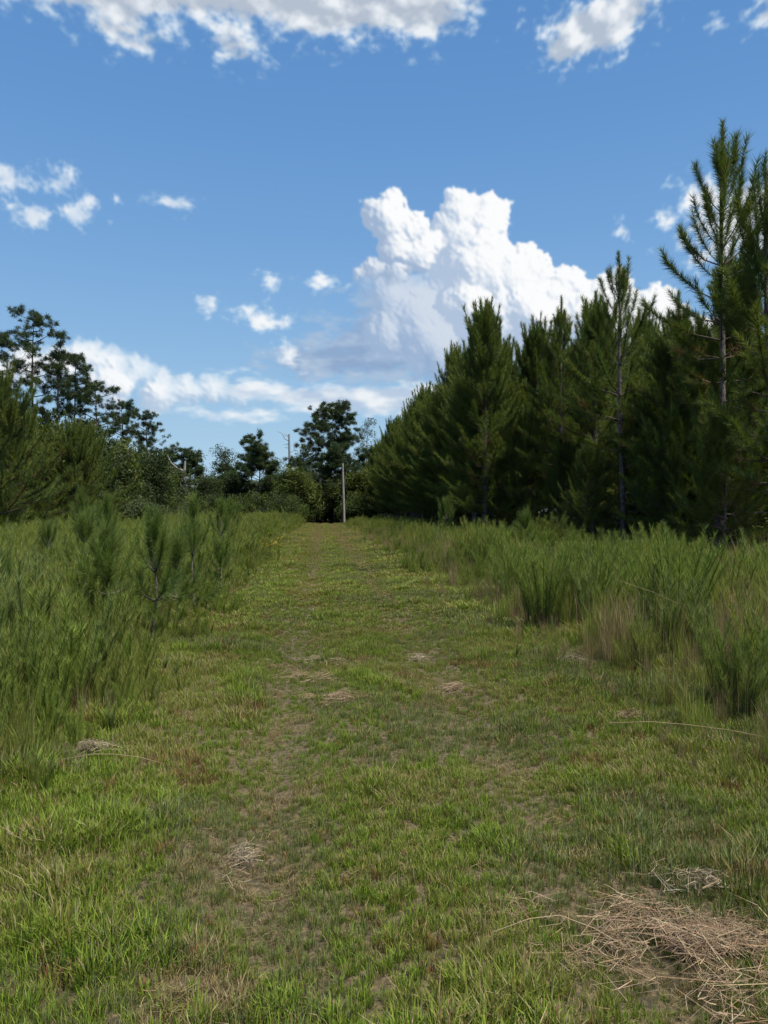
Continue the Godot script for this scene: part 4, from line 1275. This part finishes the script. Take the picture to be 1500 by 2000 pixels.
func make_posts() -> void:
	# utility pole by the end of the track
	var g := Geo.new()
	g.tube([Vector3(0.05, -0.6, 0), Vector3(0, 2.0, 0), Vector3(-0.08, 5.0, 0), Vector3(-0.16, 7.9, 0)], [0.165, 0.15, 0.14, 0.12], 12, Color.WHITE, true)
	var pole := Node3D.new()
	pole.name = numbered("utility_pole")
	add_child(pole)
	pole.position = on(2.75, -95.0)
	part("pole", g.into(ArrayMesh.new(), M.grey_wood), pole)
	var bolt := Geo.new()
	bolt.tube([Vector3(-0.13, 7.4, 0.13), Vector3(-0.13, 7.4, 0.24)], [0.02, 0.02], 6, Color(0.2, 0.2, 0.2), true)
	bolt.tube([Vector3(-0.12, 7.0, 0.13), Vector3(-0.12, 7.0, 0.24)], [0.02, 0.02], 6, Color(0.2, 0.2, 0.2), true)
	part("bolts", bolt.into(ArrayMesh.new(), M.twig), pole)
	tag(pole, "grey weathered wooden pole at the right of the track's end", "pole")
	# dark box on a post
	var b := Node3D.new()
	b.name = numbered("box_on_post")
	add_child(b)
	b.position = on(-0.3, -104.0)
	var post := Geo.new()
	post.tube([Vector3(0, -0.5, 0), Vector3(0, 5.4, 0)], [0.09, 0.08], 8, Color.WHITE)
	part("post", post.into(ArrayMesh.new(), M.black_box), b)
	var bx := Geo.new()
	bx.tube([Vector3(0, 5.39, 0), Vector3(0, 5.4, 0), Vector3(0, 5.62, 0), Vector3(0, 6.35, 0), Vector3(0, 6.62, 0), Vector3(0, 6.64, 0)], [0.02, 0.28, 0.50, 0.50, 0.30, 0.02], 8, Color.WHITE)
	part("box", bx.into(ArrayMesh.new(), M.black_box), b)
	tag(b, "dark rounded box on a post above the track's shaded end", "box")
	# forked dead trunk
	var s := Geo.new()
	s.tube([Vector3(0, -0.4, 0), Vector3(0.05, 3.5, 0), Vector3(-0.05, 6.6, 0), Vector3(0.1, 8.8, 0)], [0.32, 0.27, 0.23, 0.14], 9, Color.WHITE, true)
	var limb := Geo.new()
	limb.tube([Vector3(-0.1, 7.4, 0), Vector3(-0.9, 7.7, 0), Vector3(-1.8, 8.5, 0.1), Vector3(-2.3, 9.5, 0.1), Vector3(-2.2, 10.1, 0.1)], [0.17, 0.13, 0.10, 0.07, 0.03], 7, Color.WHITE)
	var dead := Node3D.new()
	dead.name = numbered("dead_tree")
	add_child(dead)
	dead.position = on(-19.4, -105.0)
	part("trunk", s.into(ArrayMesh.new(), M.grey_wood), dead)
	part("limb", limb.into(ArrayMesh.new(), M.grey_wood), dead)
	tag(dead, "pale dead trunk with one curved limb reaching left", "dead tree")
	# tall snag with broken stubs
	s = Geo.new()
	s.tube([Vector3(0.35, -0.4, 0), Vector3(0.2, 4.0, 0), Vector3(0.1, 8.0, 0), Vector3(0, 13.0, 0)], [0.26, 0.22, 0.2, 0.13], 8, Color.WHITE, true)
	var stubs := Geo.new()
	stubs.tube([Vector3(0, 12.0, 0), Vector3(-0.6, 12.3, 0.1), Vector3(-1.0, 13.1, 0.1), Vector3(-1.8, 13.4, 0.2)], [0.07, 0.06, 0.04, 0.015], 5, Color.WHITE)
	stubs.tube([Vector3(0.05, 11.4, 0), Vector3(-0.9, 11.5, 0)], [0.05, 0.02], 5, Color.WHITE)
	stubs.tube([Vector3(0.05, 10.2, 0), Vector3(0.8, 10.7, 0.1)], [0.05, 0.02], 5, Color.WHITE)
	rng.seed = 905
	for i in 9:
		var y := rr(5.0, 12.6)
		var q := Vector3(rr(-1.3, 1.3), y + rr(-0.2, 0.9), rr(-0.8, 0.8))
		stubs.tube([Vector3(0.1, y, 0), q * Vector3(0.5, 1, 0.5) - Vector3(0, 0.1, 0), q], [0.05, 0.03, 0.012], 5, Color.WHITE)
	var snag := Node3D.new()
	snag.name = numbered("dead_tree")
	add_child(snag)
	snag.position = on(-4.9, -108.0)
	part("trunk", s.into(ArrayMesh.new(), M.grey_wood), snag)
	part("stubs", stubs.into(ArrayMesh.new(), M.grey_wood), snag)
	tag(snag, "straight bare snag with short stubs left of the spreading pine", "dead tree")

func make_straw() -> void:
	var pink := [Color(0.24, 0.17, 0.11), Color(0.18, 0.125, 0.08), Color(0.31, 0.24, 0.16), Color(0.12, 0.085, 0.055)]
	var grey := [Color(0.24, 0.195, 0.135), Color(0.17, 0.135, 0.095), Color(0.32, 0.27, 0.19), Color(0.10, 0.08, 0.06)]
	var heaps := [
		[901, 1.42, -2.62, 0.85, 0.34, 0.03, 5200, pink, 0.17, "large heap of pinkish dry straw at the photo's lower right corner"],
		[902, 1.6, -2.95, 0.30, 0.16, 0.05, 420, grey, 0.12, "small mound of tan dead grass above the lower right straw heap"],
		[903, -1.52, -4.95, 0.26, 0.16, 0.08, 800, grey, 0.17, "grey-brown straw tuft under the left-edge weeds"],
		[904, -0.36, -3.45, 0.09, 0.24, 0.02, 380, grey, 0.09, "thin strip of dead grass in the left rut near the camera"],
		[905, 0.03, -7.9, 0.30, 0.35, 0.03, 900, grey, 0.14, "pale straw patch farthest up the left rut"],
		[906, -0.06, -7.1, 0.34, 0.22, 0.03, 800, pink, 0.14, "pinkish straw patch in the middle of the left rut"],
		[907, 0.10, -6.2, 0.30, 0.18, 0.03, 800, pink, 0.14, "straw patch in the left rut nearest of the three"],
		[908, 1.2, -6.6, 0.26, 0.24, 0.03, 700, pink, 0.14, "straw patch lying in the right rut"],
		[909, 2.55, -7.35, 0.22, 0.16, 0.16, 300, grey, 0.34, "upright bundle of grey dead blades at the right track edge"],
		[910, 5.0, -8.3, 0.7, 0.5, 0.06, 900, pink, 0.28, "brown litter patch right of the tallest broom-like clump"],
		[911, 2.35, -5.4, 0.14, 0.10, 0.05, 200, pink, 0.16, "small straw pile in the green grass at right"],
		[912, 1.05, -7.9, 0.22, 0.3, 0.04, 300, grey, 0.2, "straw patch farther up the right rut"]]
	for a in heaps:
		var o := top_mesh("straw_heap", straw(a[0], a[3], a[4], a[5], a[6], a[7], a[8]).into(ArrayMesh.new(), M.straw))
		o.position = on(a[1], a[2]) + Vector3(0, 0.012, 0)
		tag(o, a[9], "straw", "straw patches on the track")
	# single long dry stems
	var stems := [[Vector3(0.62, 0.06, -2.62), Vector3(0.86, 0.12, -2.60), Vector3(1.08, 0.04, -2.52), "long arched dry stem at the left tip of the big straw heap"], [Vector3(-1.62, 0.05, -4.72), Vector3(-1.3, 0.08, -4.7), Vector3(-0.98, 0.04, -4.62), "long pale stem lying below the left straw tuft"], [Vector3(2.0, 0.12, -5.0), Vector3(2.5, 0.14, -4.85), Vector3(3.0, 0.10, -4.6), "long grey stem lying across the right-hand grass"], [Vector3(3.1, 0.88, -7.4), Vector3(3.65, 0.66, -7.25), Vector3(3.95, 0.1, -7.1), "long bowed dry stem arching before the right-hand clumps"]]
	for s in stems:
		var g := Geo.new()
		var base := on(s[0].x, s[0].z)
		var p0 := Vector3(0, s[0].y, 0)
		var d1 := Vector3(s[1].x - s[0].x, s[1].y, s[1].z - s[0].z)
		var d2 := Vector3(s[2].x - s[0].x, s[2].y, s[2].z - s[0].z)
		g.tube([p0, p0.lerp(d1, 0.55) + Vector3(0, 0.015, 0), d1, d1.lerp(d2, 0.5) + Vector3(0, 0.012, 0), d2], [0.0016, 0.002, 0.002, 0.0018, 0.001], 4, Color(0.27, 0.21, 0.13))
		var o := top_mesh("dry_stem", g.into(ArrayMesh.new(), M.straw))
		o.position = base
		tag(o, s[3], "stem", "long dry stems lying on the grass")
